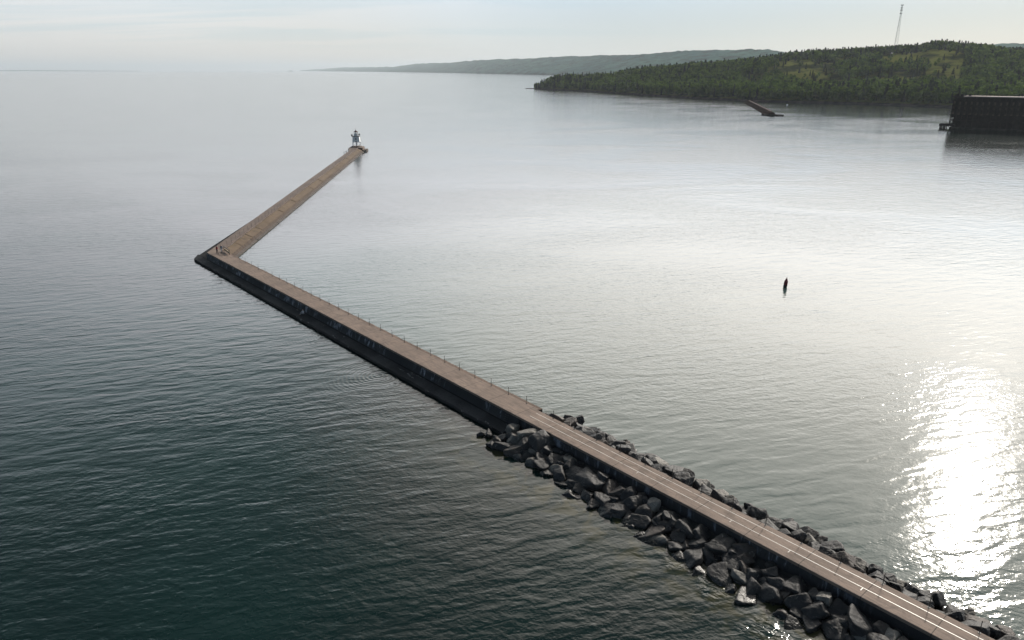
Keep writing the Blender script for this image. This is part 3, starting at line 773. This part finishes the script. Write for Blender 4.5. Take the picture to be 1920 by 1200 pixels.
# ------------------------------------------------------------------ buoys and boats
bx, by = W(1472, 538, 0)
bo = empty('buoy', (bx, by, 0)); bo.rotation_euler = (R(1.5), R(3), 0)
tag(bo, 'dark red pointed channel buoy floating alone in the harbour', 'buoy')
mb = MB(); mb.lathe([(.34, -1.0), (.38, .0), (.40, .45), (.40, .5)], 20); mb.build('hull', M_steel, bo, smooth=False)
mb = MB(); mb.lathe([(.39, .502), (.385, 1.15), (.33, 1.35), (.20, 1.68), (.09, 1.92), (.06, 1.95)], 20); mb.build('body', M_redb, bo)
mb = MB(); mb.bar((-.12, 0, 1.95), (-.12, 0, 2.08), .025); mb.bar((.12, 0, 1.95), (.12, 0, 2.08), .025); mb.bar((-.12, 0, 2.08), (.12, 0, 2.08), .025); mb.build('lifting_eye', M_steel, bo)
bx, by = W(1476, 197, 0)
bo = empty('mooring_buoy', (bx, by, 0)); tag(bo, 'small white mooring buoy off the wooded shore', 'buoy')
mb = MB(); mb.lathe([(.3, -.5), (.9, -.2), (1.05, .25), (.9, .75), (.4, 1.05)], 14); mb.build('float', M_white, bo, smooth=True)
mb = MB(); mb.bar((0, 0, 1.05), (0, 0, 1.5), .08); mb.build('ring_post', M_steel, bo)
for (u, v, L, lab) in ((195, 139, 9.0, 'tiny boat far out on the open lake, with the bare horizon behind'), (501, 141, 9.5, 'tiny boat far out on the lake, towards the distant hilly shore')):
    bx, by = W(u, v, 0); o = empty('boat', (bx, by, 0), R(rnd.uniform(60, 120))); tag(o, lab, 'boat', 'boats out on the lake')
    mb = MB(); mb.prism([(-L / 2, -1.3), (L * .2, -1.4), (L / 2, 0), (L * .2, 1.4), (-L / 2, 1.3)], -.3, 1.1); mb.build('hull', M_gr, o)
    mb = MB(); mb.prism([(-L * .25, -1.0), (L * .12, -1.0), (L * .18, 0), (L * .12, 1.0), (-L * .25, 1.0)], 1.103, 2.9); mb.build('cabin', M_steel, o)

# ------------------------------------------------------------------ ore dock
oa = np.array(W(1776, 241.2, 0)); ob = np.array(W(1920, 247.5, 0)); dd = (ob - oa) / np.linalg.norm(ob - oa)
dk = empty('ore_dock', (oa[0], oa[1], 0), math.atan2(dd[1], dd[0]))
tag(dk, 'huge dark steel ore dock standing in the bay before the forest', 'dock')
DL, DW, DH = 150.0, 16.0, 24.3
mb = MB(); mb.box(1.0, DL, .8, DW, -2.5, 1.3); mb.build('base', M_dockpl, dk)
# fender platform at the end on piles
mb = MB(); mb.box(-6.0, 4.5, -.4, DW * .6, 1.9, 3.5); mb.build('platform', M_dockpl, dk)
for xx, yy in ((-5.3, .2), (-5.3, 4.5), (-3.0, .2), (-3.0, 4.5), (-.6, .2), (-5.3, 8.8), (-3.0, 8.8)):
    mb = MB(); mb.bar((xx, yy, -2.5), (xx, yy, 1.9), .35, 8); mb.build('pile', M_dockpl, dk)
nb = 40
for k in range(nb + 1):
    xx = .6 + k * (DL - 1.2) / nb
    for yy in (.0, DW):
        mb = MB(); mb.bar((xx, yy, 1.3), (xx, yy, DH - 1.2), .36, sq=True); mb.build('column', M_dockst, dk)
mb = MB()
for k in range(nb):
    a = .6 + k * (DL - 1.2) / nb; b = a + (DL - 1.2) / nb
    for yy in (.0, DW):
        for za, zb in ((1.6, 6.5), (6.5, 11.6)):
            mb.bar((a, yy, za), (b, yy, zb), .10, sq=True); mb.bar((b, yy, za), (a, yy, zb), .10, sq=True)
for za, zb in ((1.5, 7.0), (7.0, 12.5), (12.5, 18), (18, 23)):
    for a, b in ((0, DW / 2), (DW / 2, DW)):
        mb.bar((.6, a, za), (.6, b, zb), .22, sq=True); mb.bar((.6, b, za), (.6, a, zb), .22, sq=True)
mb.build('bracing', M_dockst, dk)
mb = MB()
for zz in (6.5, 11.6, 17.0, DH - 1.2):
    for yy in (-.02, DW): mb.box(.4, DL, yy - .22, yy + .22, zz - .3, zz + .3)
    mb.box(.38, .8, .25, DW - .25, zz - .3, zz + .3)
mb.build('girders', M_dockst, dk)
# ore pockets behind the chutes: sloping plates
mb = MB(); mb.add([(1.0, 1.0, 8.5), (DL, 1.0, 8.5), (DL, 1.0, DH - 1.4), (1.0, 1.0, DH - 1.4), (1.0, DW - 1, 8.5), (DL, DW - 1, 8.5), (DL, DW - 1, DH - 1.4), (1.0, DW - 1, DH - 1.4)],
                  [(0, 1, 2, 3), (5, 4, 7, 6), (4, 0, 3, 7), (1, 5, 6, 2), (0, 4, 5, 1), (3, 2, 6, 7)])
mb.add([(2.4, 2.5, 1.3), (DL, 2.5, 1.3), (DL, 2.5, 8.49), (2.4, 2.5, 8.49), (2.4, 13, 1.3), (DL, 13, 1.3), (DL, 13, 8.49), (2.4, 13, 8.49)], [(0, 1, 2, 3), (5, 4, 7, 6), (4, 0, 3, 7), (1, 5, 6, 2), (0, 4, 5, 1), (3, 2, 6, 7)])
mb.build('ore_pockets', M_dockbk, dk)
CM = MB()
CM.add([(-.75, 0, 0), (.75, 0, 0), (.6, -2.1, 9.6), (-.6, -2.1, 9.6), (-.75, -.5, 0), (.75, -.5, 0), (.6, -2.6, 9.6), (-.6, -2.6, 9.6)], [(0, 1, 2, 3), (4, 7, 6, 5), (0, 4, 5, 1), (1, 5, 6, 2), (2, 6, 7, 3), (3, 7, 4, 0)])
cme = CM.mesh('chute'); cme.materials.append(M_dockch)
for k in range(38):
    o = bpy.data.objects.new('chute', cme); col.objects.link(o); o.parent = dk
    o.location = (1.9 + k * 3.75, -.3, 10.8 + rnd.uniform(-.3, .3)); o.rotation_euler = (R(rnd.uniform(-1.5, 1.5)), 0, 0)
mb = MB(); mb.box(7.0, DL, -1.3, DW + 1.3, DH - .65, DH); mb.build('top_deck', M_docktop, dk)
mb = MB(); mb.box(-1.3, 6.99, -1.3, DW + 1.3, DH - .75, DH - .15); mb.build('end_deck', M_dockpl, dk)
mb = MB()
for k in range(60):
    xx = -1.0 + k * 2.5
    if xx < DL: mb.bar((xx, -1.2, DH - .2), (xx, -1.2, DH + 1.05), .05, 5); mb.bar((xx, DW + 1.2, DH - .2), (xx, DW + 1.2, DH + 1.05), .05, 5)
for zz in (DH + .5, DH + 1.05): mb.bar((-1, -1.2, zz), (DL, -1.2, zz), .04, 5); mb.bar((-1, DW + 1.2, zz), (DL, DW + 1.2, zz), .04, 5)
mb.build('railing', M_dockst, dk)
mb = MB()
for xx, hh in ((1.5, 1.6), (4.2, 1.1), (9.5, 1.3)): mb.box(xx, xx + 1.6, 2, 4.5, DH - .148 if xx < 7 else DH + .002, DH + hh)
mb.build('locker', M_dockpl, dk)

# ------------------------------------------------------------------ old timber-crib pier
oa = np.array(W(1402.5, 191.5, 1)); ob = np.array(W(1446, 214.5, 1)); dd = (ob - oa); OL = float(np.linalg.norm(dd)); dd = dd / OL
op = empty('old_pier', (oa[0], oa[1], 0), math.atan2(dd[1], dd[0])); tag(op, 'old dark rubble pier with a pale cap below the wooded shore', 'pier')
v, f = extrude([(-7, -1), (-3.2, 1.6), (-2.0, 2.9), (2.0, 2.9), (3.2, 1.6), (7, -1)], arange(0, OL + 6, 5), lambda s, a, z: (s, a, z),
               lambda p, k, i: (p[0], p[1] + 1.1 * mnoise.noise(Vector((p[0] * .11, p[1] * .5, 2))), p[2] + .5 * mnoise.noise(Vector((p[0] * .17, p[1] * .6, 8)))))
MB().add(v, f).build('rubble_mound', M_bed2, op)
mb = MB(); mb.box(0, OL - 18, .6, 2.2, 2.0, 3.5); mb.build('cap', M_cap, op)
mb = MB(); mb.prism([(OL - 10, -8.5), (OL - 2, -9), (OL + 6, -4), (OL + 11, 5), (OL + 8, 11), (OL, 8)], -1, 1.1); mb.build('crib', M_dockpl, op)

# ------------------------------------------------------------------ headland
SH = [(985, 166, 2), (1003, 167, 25), (1030, 168.5, 60), (1060, 170, 110), (1120, 173, 170), (1180, 177, 240), (1240, 181, 300), (1300, 184.5, 360), (1360, 187.5, 410), (1400, 190, 450),
      (1450, 191.5, 480), (1500, 192.5, 520), (1600, 195, 560), (1720, 199, 620), (1920, 208, 680), (2200, 222, 700), (2500, 240, 700)]
SKY = [(985, 166), (1003, 160), (1020, 150), (1040, 142), (1100, 142), (1150, 137), (1200, 127.5), (1260, 125), (1300, 119), (1340, 116), (1400, 110), (1450, 104), (1480, 100), (1500, 98), (1530, 96),
       (1560, 96.5), (1600, 92), (1640, 88), (1680, 87.5), (1720, 86), (1745, 80), (1790, 80), (1850, 84.5), (1880, 89), (1920, 92), (2100, 95), (2500, 96)]
sh_az, sh_D, sh_w = [], [], []
for u, v, w_ in SH:
    x, y = W(u, v, 0); sh_az.append(math.atan2(x, y)); sh_D.append(math.hypot(x, y)); sh_w.append(w_)
sk_az, sk_t = [], []
for u, v in SKY:
    r = ray(u, v); sk_az.append(math.atan2(r[0], r[1])); sk_t.append(r[2] / math.hypot(r[0], r[1]))
TREE_H = 12.5
def Dsh(az): return np.interp(az, sh_az, sh_D)
def Wd(az): return np.interp(az, sh_az, sh_w)
def Hr(az):
    return np.maximum(CH + np.interp(az, sk_az, sk_t) * (Dsh(az) + Wd(az)) - TREE_H, 1.5)
def terr(az, r):
    q = (r - Dsh(az)) / np.maximum(Wd(az), 1); H = Hr(az)
    qq = np.clip(q, 0, 1)
    up = 2.2 * np.clip(qq * 14, 0, 1) * np.minimum(1, H / 6) + (H - 2.2) * np.clip(.40 * qq ** .6 + .60 * (lambda w: w * w * (3 - 2 * w))(np.clip((qq - .28) / .66, 0, 1)), 0, 1)
    up = np.where(q < 0, q * np.maximum(Wd(az), 1) * .15, up)
    dn = H * (1 - np.clip((q - 1) / 1.6, 0, 1) ** 2 * 1.1)
    return np.where(q > 1, np.maximum(dn, -6), up)
AZ0, AZ1 = sh_az[0], sh_az[-1]
NA, NR = 260, 60
azs = np.linspace(AZ0, AZ1, NA); qs = np.concatenate([[-.25, -.08, -.02], np.linspace(0, .12, 12), np.linspace(.15, 1, 25), np.linspace(1.05, 2.6, 20)]); NR = len(qs)
def terr_n(az, r):
    h = terr(az, r); x, y = r * np.sin(az), r * np.cos(az)
    return h + np.clip(h / 8, 0, 1) * (2.2 * np.sin(x * .021 + 1) * np.sin(y * .017) + 1.1 * np.sin(x * .06) * np.sin(y * .05 + 2))
gv = np.zeros((NA, NR, 3))
for j, q in enumerate(qs):
    r = Dsh(azs) + np.where(q < 0, q * 60, q * np.maximum(Wd(azs), 4))
    gv[:, j, 0] = r * np.sin(azs); gv[:, j, 1] = r * np.cos(azs); gv[:, j, 2] = terr_n(azs, r)
    gv[:, j, 2] += (np.sin(azs * 900 + j) * .35 if 2 < j < 14 else 0)
ii = np.arange(NA - 1)[:, None] * NR + np.arange(NR - 1)[None, :]
quads = np.stack([ii, ii + NR, ii + NR + 1, ii + 1], -1).reshape(-1, 4)
def land_mat():
    m, t, b, pos, obj = material('headland_ground', .95, 0.0)
    x, y, z = t.sep(pos)
    n1 = t.noise(pos, .018, 4, .6); n2_ = t.noise(pos, .12, 4, .6)
    c = t.mix(t.smooth(n1, .38, .52), (.016, .024, .010), (.125, .135, .034))
    c = t.mix(t.math('MULTIPLY', t.smooth(n2_, .5, .7), .6), c, (.105, .092, .034))
    sh = t.smooth(t.math('ADD', z, t.math('MULTIPLY', n2_, 2.0)), 4.2, 2.6)
    rk = t.mix(t.smooth(n2_, .35, .65), (.040, .030, .028), (.095, .072, .062))
    setc(t, b, t.mix(sh, c, rk)); t.set(b.inputs['Normal'], t.bump(n2_, .8, 1.0)); return m
M_land = land_mat()
tag(link('headland', np_mesh('headland', gv.reshape(-1, 3), 4, quads), M_land, smooth=True), kind='structure')

# ------------------------------------------------------------------ trees
def foliage_mat(name, a, bcol, trans=.35):
    m = bpy.data.materials.new(name); m.use_nodes = True; t = NT(m.node_tree); b = m.node_tree.nodes['Principled BSDF']
    out = m.node_tree.nodes['Material Output']
    geo = t.node('ShaderNodeNewGeometry'); pos = geo.outputs['Position']
    n = t.noise(pos, .085, 2, .6); n3 = t.noise(pos, .9, 2, .6)
    c = t.mix(t.smooth(n, .36, .64), a, bcol); c = t.mix(t.math('MULTIPLY', t.smooth(n3, .5, .3), .5), c, tuple(v * .5 for v in a))
    wv = t.node('ShaderNodeTexVoronoi'); t.set(wv.inputs['Vector'], t.mapping(pos, (.11, .11, .03)))
    c = t.mix(t.math('MULTIPLY', t.sep(wv.outputs['Color'])[0], .6), c, tuple(v * .45 for v in a))
    setc(t, b, c); b.inputs['Roughness'].default_value = .8; b.inputs['Specular IOR Level'].default_value = 0.0
    tr = t.node('ShaderNodeBsdfTranslucent'); t.set(tr.inputs['Color'], c)
    mx = t.node('ShaderNodeMixShader'); mx.inputs[0].default_value = trans
    t.set(mx.inputs[1], b.outputs[0]); t.set(mx.inputs[2], tr.outputs[0]); t.set(out.inputs['Surface'], mx.outputs[0]); return m
M_leaf = foliage_mat('broadleaf_foliage', (.034, .074, .014), (.165, .245, .046), .38)
M_need = foliage_mat('conifer_foliage', (.010, .021, .012), (.026, .042, .018), .12)
M_far = foliage_mat('distant_forest', (.020, .042, .018), (.060, .085, .030), .1)
M_bark = plain('grey_bark', (.14, .12, .10), .9, .1)

def leaf_tris(centres, normals, size, rng):
    """one irregular leaf clump per centre, lying roughly on the surface of its branch"""
    n = len(centres); nn = normals + rng.normal(size=(n, 3)) * .38; nn /= np.linalg.norm(nn, axis=1)[:, None]
    a = np.cross(nn, rng.normal(size=(n, 3))); a /= np.linalg.norm(a, axis=1)[:, None]; b = np.cross(nn, a)
    s = (size * rng.uniform(.6, 1.35, n))[:, None]
    return np.stack([centres + a * s, centres - a * s * .55 + b * s * .85, centres - a * s * .55 - b * s * .85], 1).reshape(-1, 3)
def broad_crown(rng, n, h=12.0, w=7.0):
    nb_ = rng.integers(4, 8); lob = []
    for i in range(nb_):
        a = rng.uniform(0, 6.28); rr_ = rng.uniform(.08, .28) * w; zz = h * rng.uniform(.22, .76)
        lob.append((rr_ * math.cos(a), rr_ * math.sin(a), zz, rng.uniform(.20, .33) * w))
    lob.append((0, 0, h * .80, .25 * w))
    k = rng.integers(0, len(lob), n); L = np.array(lob)[k]
    v = rng.normal(size=(n, 3)); v[:, 2] = np.abs(v[:, 2]) * .9 - .35; v /= np.linalg.norm(v, axis=1)[:, None]
    c = L[:, :3] + v * (L[:, 3] * rng.uniform(.75, 1.08, n))[:, None] * np.array([1, 1, .9])
    return leaf_tris(c, v, w * (.155 if n < 200 else .105), rng)
def cone_crown(rng, n, h=12.0, w=4.2):
    q = rng.uniform(0, 1, n) ** .62                       # 0 at the tip, 1 at the skirt
    tier = 1 - .28 * ((q * 7) % 1); a = rng.uniform(0, 6.28, n); r_ = q * w * .5 * tier * rng.uniform(.6, 1.1, n)
    c = np.stack([r_ * np.cos(a), r_ * np.sin(a), h * (1 - .90 * q)], 1)
    return leaf_tris(c, np.stack([np.cos(a), np.sin(a), np.full(n, .45)], 1), w * (.22 if n < 200 else .15), rng)
def tri_mesh(name, v): return np_mesh(name, v, 3, np.arange(len(v)).reshape(-1, 3))
def trunk_mesh(h, r, limbs):
    mb = MB(); mb.bar((0, 0, -.6), (0, 0, h * .55), r, 7, r * .55); mb.bar((0, 0, h * .55), (h * .02, 0, h * .86), r * .55, 6, r * .15)
    for i in range(limbs):
        a = i * 2.4; z = h * (.34 + .09 * i); mb.bar((0, 0, z), (math.cos(a) * h * .16, math.sin(a) * h * .16, z + h * .14), r * .35, 5, r * .1)
    me = mb.mesh('trunk'); me.materials.append(M_bark); return me
BR = []; CN = []
for k in range(6):
    c = tri_mesh('crown', broad_crown(nrng, 420, 12, 8.6)); c.materials.append(M_leaf); BR.append((c, trunk_mesh(12, .17, 5)))
for k in range(5):
    c = tri_mesh('crown', cone_crown(nrng, 420)); c.materials.append(M_need); CN.append((c, trunk_mesh(12, .16, 0)))
def tree(kind, x, y, z, h, wide, label, group):
    src = (BR if kind == 'broadleaf_tree' else CN)[rnd.randrange(5)]
    o = empty(kind, (x, y, z), rnd.uniform(0, 6.28)); o.scale = (h / 12 * wide, h / 12 * wide, h / 12)
    tag(o, label, 'tree', group)
    for nm, me in (('crown', src[0]), ('trunk', src[1])):
        p = bpy.data.objects.new(nm, me); col.objects.link(p); p.parent = o
def mead(x, y):          # open meadow patches on the slope
    return mnoise.noise(Vector((x * .010, y * 4.2, 3.3))) + .35 * mnoise.noise(Vector((x * .035, y * 12, 1.3)))
# candidates over the whole headland
taken = {}
def free(x, y, d):
    i, j = int(x // 6), int(y // 6)
    for a in (-1, 0, 1):
        for b in (-1, 0, 1):
            for (p, q) in taken.get((i + a, j + b), ()):
                if (p - x) ** 2 + (q - y) ** 2 < d * d: return False
    taken.setdefault((i, j), []).append((x, y)); return True
u_of = lambda az: 960 + math.tan(az) * (F * CT + 450 * ST)
pts = []
TAZ = np.linspace(sh_az[1], math.atan2(*W(2020, 212, 0)), 4000)
trng = random.Random(5)
for _ in range(26000):
    az = TAZ[trng.randrange(4000)] ; ds, wd = float(Dsh(az)), float(Wd(az))
    r = ds + 4 + trng.random() * (wd * 1.06 + 4); q = (r - ds) / max(wd, 1)
    x, y = r * math.sin(az), r * math.cos(az)
    u = u_of(az)
    open_ = 1400 < u < 1800 and .42 < q < .88 and mead(u, q) > -.14
    shoreopen = 1020 < u < 1200 and (r - ds) < 20 and mnoise.noise(Vector((x * .03, y * .03, 8))) > .05
    if open_ and trng.random() > .05: continue
    if shoreopen: continue
    if not free(x, y, 5.2): continue
    con = trng.random() < (.55 if open_ else .16 + (.25 if q > .9 else 0))
    if u < 1110 and trng.random() < .25: con = True
    low = .62 if 1390 < u < 1810 and .30 < q < .9 and (open_ or mead(u, q + .07) > -.14 or mead(u, q + .13) > -.14) else 1.0
    pts.append((r - ds, q, u, x, y, float(terr_n(np.float64(az), np.float64(r))), con, open_, low))
# individuals: front rows by the water, the conifers on the open slope, the skyline
pts.sort(key=lambda p: p[0])
ind = []; rest = []
nb_front = nb_con = nb_sky = 0
for p in pts:
    depth, q, u, x, y, z, con, op_, low = p
    if depth < 20 and not con and nb_front < 200: nb_front += 1; ind.append((p, 'shore'))
    elif con and (op_ or depth < 22 or q > .95) and nb_con < 150: nb_con += 1; ind.append((p, 'con'))
    elif not con and .97 < q < 1.03 and nb_sky < 60: nb_sky += 1; ind.append((p, 'sky'))
    else: rest.append(p)
def zone(u): return ('on the low rocky point' if u < 1110 else 'on the shore between the point and the old pier' if u < 1400 else 'on the shore behind the old pier' if u < 1480 else
                     'on the shore between old pier and ore dock' if u < 1760 else 'on the shore behind the ore dock')
for (depth, q, u, x, y, z, con, op_, low), why in ind:
    if con:
        lab = 'dark pointed conifer ' + ('on the open meadow slope' if op_ else zone(u) if depth < 22 else 'on the skyline of the wooded hill')
        tree('conifer_tree', x, y, z - .3, rnd.uniform(11.5, 19.5) * (low + 1) / 2, rnd.uniform(.85, 1.15), lab, 'conifers on the headland')
    else:
        lab = 'round green broadleaf tree ' + (zone(u) if why == 'shore' else 'on the skyline of the wooded hill')
        tree('broadleaf_tree', x, y, z - .3, rnd.uniform(10.5, 16.5) * low, rnd.uniform(.9, 1.2), lab, 'broadleaf trees on the headland')
print('trees', len(ind), 'rest', len(rest))
proto_b = [broad_crown(nrng, 120, 12, 9.0) for _ in range(10)]; proto_c = [cone_crown(nrng, 90, 12, 5.0) for _ in range(6)]
def scatter(sel, protos, hmin, hmax):
    out = []
    for (depth, q, u, x, y, z, con, op_, low) in sel:
        v = protos[rnd.randrange(len(protos))]; a = rnd.uniform(0, 6.28); h = rnd.uniform(hmin, hmax) / 12 * low; wd = h * rnd.uniform(.9, 1.2)
        c, s = math.cos(a), math.sin(a)
        o = np.empty_like(v); o[:, 0] = (v[:, 0] * c - v[:, 1] * s) * wd + x; o[:, 1] = (v[:, 0] * s + v[:, 1] * c) * wd + y; o[:, 2] = v[:, 2] * h + z - .5
        out.append(o)
    return np.concatenate(out)
vb = scatter([p for p in rest if not p[6]], proto_b, 10.5, 16.5); vc = scatter([p for p in rest if p[6]], proto_c, 11.5, 19)
fm = np_mesh('forest', np.concatenate([vb, vc]), 3, np.arange(len(vb) + len(vc)).reshape(-1, 3))
fm.materials.append(M_leaf); fm.materials.append(M_need)
mi = np.zeros((len(vb) + len(vc)) // 3, np.int32); mi[len(vb) // 3:] = 1; fm.polygons.foreach_set('material_index', mi)
tag(link('forest', fm), kind='stuff')

# ------------------------------------------------------------------ radio mast on the hill
az = math.atan2(*ray(1679, 86)[:2]); r = float(Dsh(az) + Wd(az) * 1.02)
tx, ty = r * math.sin(az), r * math.cos(az); tz = float(terr_n(np.float64(az), np.float64(r)))
rt = ray(1690.5, 8); TT = CH + rt[2] / math.hypot(rt[0], rt[1]) * r - tz
tw = empty('radio_mast', (tx, ty, tz - 1), R(12)); tag(tw, 'tall thin lattice radio mast rising above the wooded hill', 'mast')
hw = lambda z: 3.6 * (1 - z / TT) ** 1.0 + .75
for k in range(3):
    a = R(90 + 120 * k)
    mb = MB(); zz = 0
    while zz < TT - 1e-3:
        z1_ = min(TT, zz + TT / 8); mb.bar((hw(zz) * math.cos(a), hw(zz) * math.sin(a), zz), (hw(z1_) * math.cos(a), hw(z1_) * math.sin(a), z1_), .15, 6); zz = z1_
    mb.build('leg', M_mast, tw)
mb = MB(); zz = 0.0
while zz < TT - 2:
    z1_ = min(TT, zz + max(2.2, hw(zz) * 1.7))
    for k in range(3):
        a, b = R(90 + 120 * k), R(210 + 120 * k)
        pa, pb = (hw(zz) * math.cos(a), hw(zz) * math.sin(a), zz), (hw(z1_) * math.cos(b), hw(z1_) * math.sin(b), z1_)
        mb.bar(pa, pb, .06, 4); mb.bar((hw(z1_) * math.cos(a), hw(z1_) * math.sin(a), z1_), pb, .05, 4)
        mb.bar((hw(zz) * math.cos(b), hw(zz) * math.sin(b), zz), (hw(z1_) * math.cos(a), hw(z1_) * math.sin(a), z1_), .06, 4)
    zz = z1_
mb.build('lattice', M_mast, tw)
for zz, rr_ in ((TT - .5, 2.2), (TT - 5.5, 1.7), (TT - 9.5, 2.0), (TT - 15.5, 1.9)):
    mb = MB()
    for k in range(9):
        a = R(40 * k); mb.box(rr_ * math.cos(a) - .22, rr_ * math.cos(a) + .22, rr_ * math.sin(a) - .22, rr_ * math.sin(a) + .22, zz - .9, zz + .9)
        mb.bar((0, 0, zz), (rr_ * math.cos(a), rr_ * math.sin(a), zz), .08, 4)
    mb.build('antenna', M_mast, tw)

# ------------------------------------------------------------------ distant hills
def far_hills(name, base, skyl, depth, seed):
    baz = [math.atan2(*W(u, v, 0)) for u, v in base]; bD = [math.hypot(*W(u, v, 0)) for u, v in base]
    saz = []; stn = []
    for u, v in skyl: q = ray(u, v); saz.append(math.atan2(q[0], q[1])); stn.append(q[2] / math.hypot(q[0], q[1]))
    n = 700; azs = np.linspace(baz[0], baz[-1], n); D0 = np.interp(azs, baz, bD); dq = D0 * depth
    H = np.maximum(CH + np.interp(azs, saz, stn) * (D0 + dq), 1)
    qs = np.concatenate([[-.01, 0, .004], np.linspace(.03, 1, 40), [1.1, 1.3, 1.6]]); V = np.zeros((n, len(qs), 3))
    for j, q in enumerate(qs):
        r = D0 + q * dq; h = np.where(q <= 1, 10 * min(1, max(q, 0) * 120) + (H - 10) * max(0, q) ** .9, H * (1 - max(0, q - 1) * 1.2))
        if q < 0: h = np.full(n, -4.0)
        V[:, j, 0] = r * np.sin(azs); V[:, j, 1] = r * np.cos(azs)
        for i in range(n):
            hh = h[i]
            if q > 0: hh += (7.0 * mnoise.noise(Vector((V[i, j, 0] * .02, V[i, j, 1] * .02, seed))) + 12 * mnoise.noise(Vector((V[i, j, 0] * .0022, V[i, j, 1] * .0022, seed)))) * min(1, H[i] / 60)
            V[i, j, 2] = hh
    k = len(qs); ii = np.arange(n - 1)[:, None] * k + np.arange(k - 1)[None, :]
    o = link(name, np_mesh(name, V.reshape(-1, 3), 4, np.stack([ii, ii + k, ii + k + 1, ii + 1], -1).reshape(-1, 4)), M_hill)
    tag(o, kind='structure'); return o
m, t, b, pos, obj = material('distant_wooded_hill', .95, 0.0)
n1 = t.noise(pos, .0028, 4, .6); n2_ = t.noise(pos, .010, 5, .75)
c = t.mix(t.smooth(n1, .4, .62), (.018, .076, .068), (.046, .120, .090)); c = t.mix(t.math('MULTIPLY', t.smooth(n2_, .54, .40), .85), c, (.004, .014, .012))  # blue of the distant haze mixed into the forest colours
setc(t, b, c); t.set(b.inputs['Normal'], t.bump(n2_, 1.0, 30.0)); M_hill = m
far_hills('hills', [(562, 133.2), (640, 134), (740, 135.3), (900, 138.3), (1000, 140.5), (1200, 145), (1560, 150)],
          [(562, 132), (600, 129.5), (640, 126.5), (740, 125.5), (780, 119.5), (850, 117), (900, 112.5), (1000, 109.5), (1100, 104), (1200, 102), (1280, 96.5), (1350, 92), (1400, 91.5), (1440, 91.5), (1470, 95), (1490, 98), (1520, 99), (1560, 110)], .30, 1.0)
far_hills('hills', [(1800, 150), (1860, 150), (1960, 150), (2200, 150)], [(1800, 92), (1850, 84), (1880, 81.5), (1920, 81), (2000, 80), (2200, 84)], .3, 5.0)
far_hills('far_shore', [(-200, 133.4), (120, 133.5), (262, 133.6)], [(-200, 131.2), (100, 131.8), (262, 133.0)], .06, 9.0)
far_hills('islet', [(540, 133.9), (544, 133.9), (549, 133.9)], [(540, 133.0), (544, 132.0), (549, 133.0)], .03, 3.0)

# ------------------------------------------------------------------ haze
HZ = 62000; ztop = tz + TT + 40
mb = MB(); mb.box(-HZ, HZ, -HZ, HZ, -9.0, max(ztop, 420)); hz = mb.build('haze', None); tag(hz, kind='stuff')
hm = bpy.data.materials.new('air_haze'); hm.use_nodes = True; tr = hm.node_tree; tr.nodes.clear()
out = tr.nodes.new('ShaderNodeOutputMaterial'); pv = tr.nodes.new('ShaderNodeVolumePrincipled')
pv.inputs['Color'].default_value = (.84, .93, 1.0, 1); pv.inputs['Density'].default_value = 4.2e-5; pv.inputs['Anisotropy'].default_value = .2
tr.links.new(pv.outputs[0], out.inputs['Volume']); hz.data.materials.append(hm)

# ------------------------------------------------------------------ render settings
vs_ = scene.view_settings; vs_.view_transform = 'Standard'; vs_.look = 'None'; vs_.exposure = 0; vs_.gamma = 1
scene.render.engine = 'CYCLES'; c = scene.cycles
c.max_bounces = 6; c.diffuse_bounces = 2; c.glossy_bounces = 3; c.transmission_bounces = 4; c.volume_bounces = 0; c.transparent_max_bounces = 6
c.caustics_reflective = False; c.caustics_refractive = False
c.sample_clamp_indirect = 4; c.use_denoising = True
try: c.denoiser = 'OPENIMAGEDENOISE'
except Exception: pass
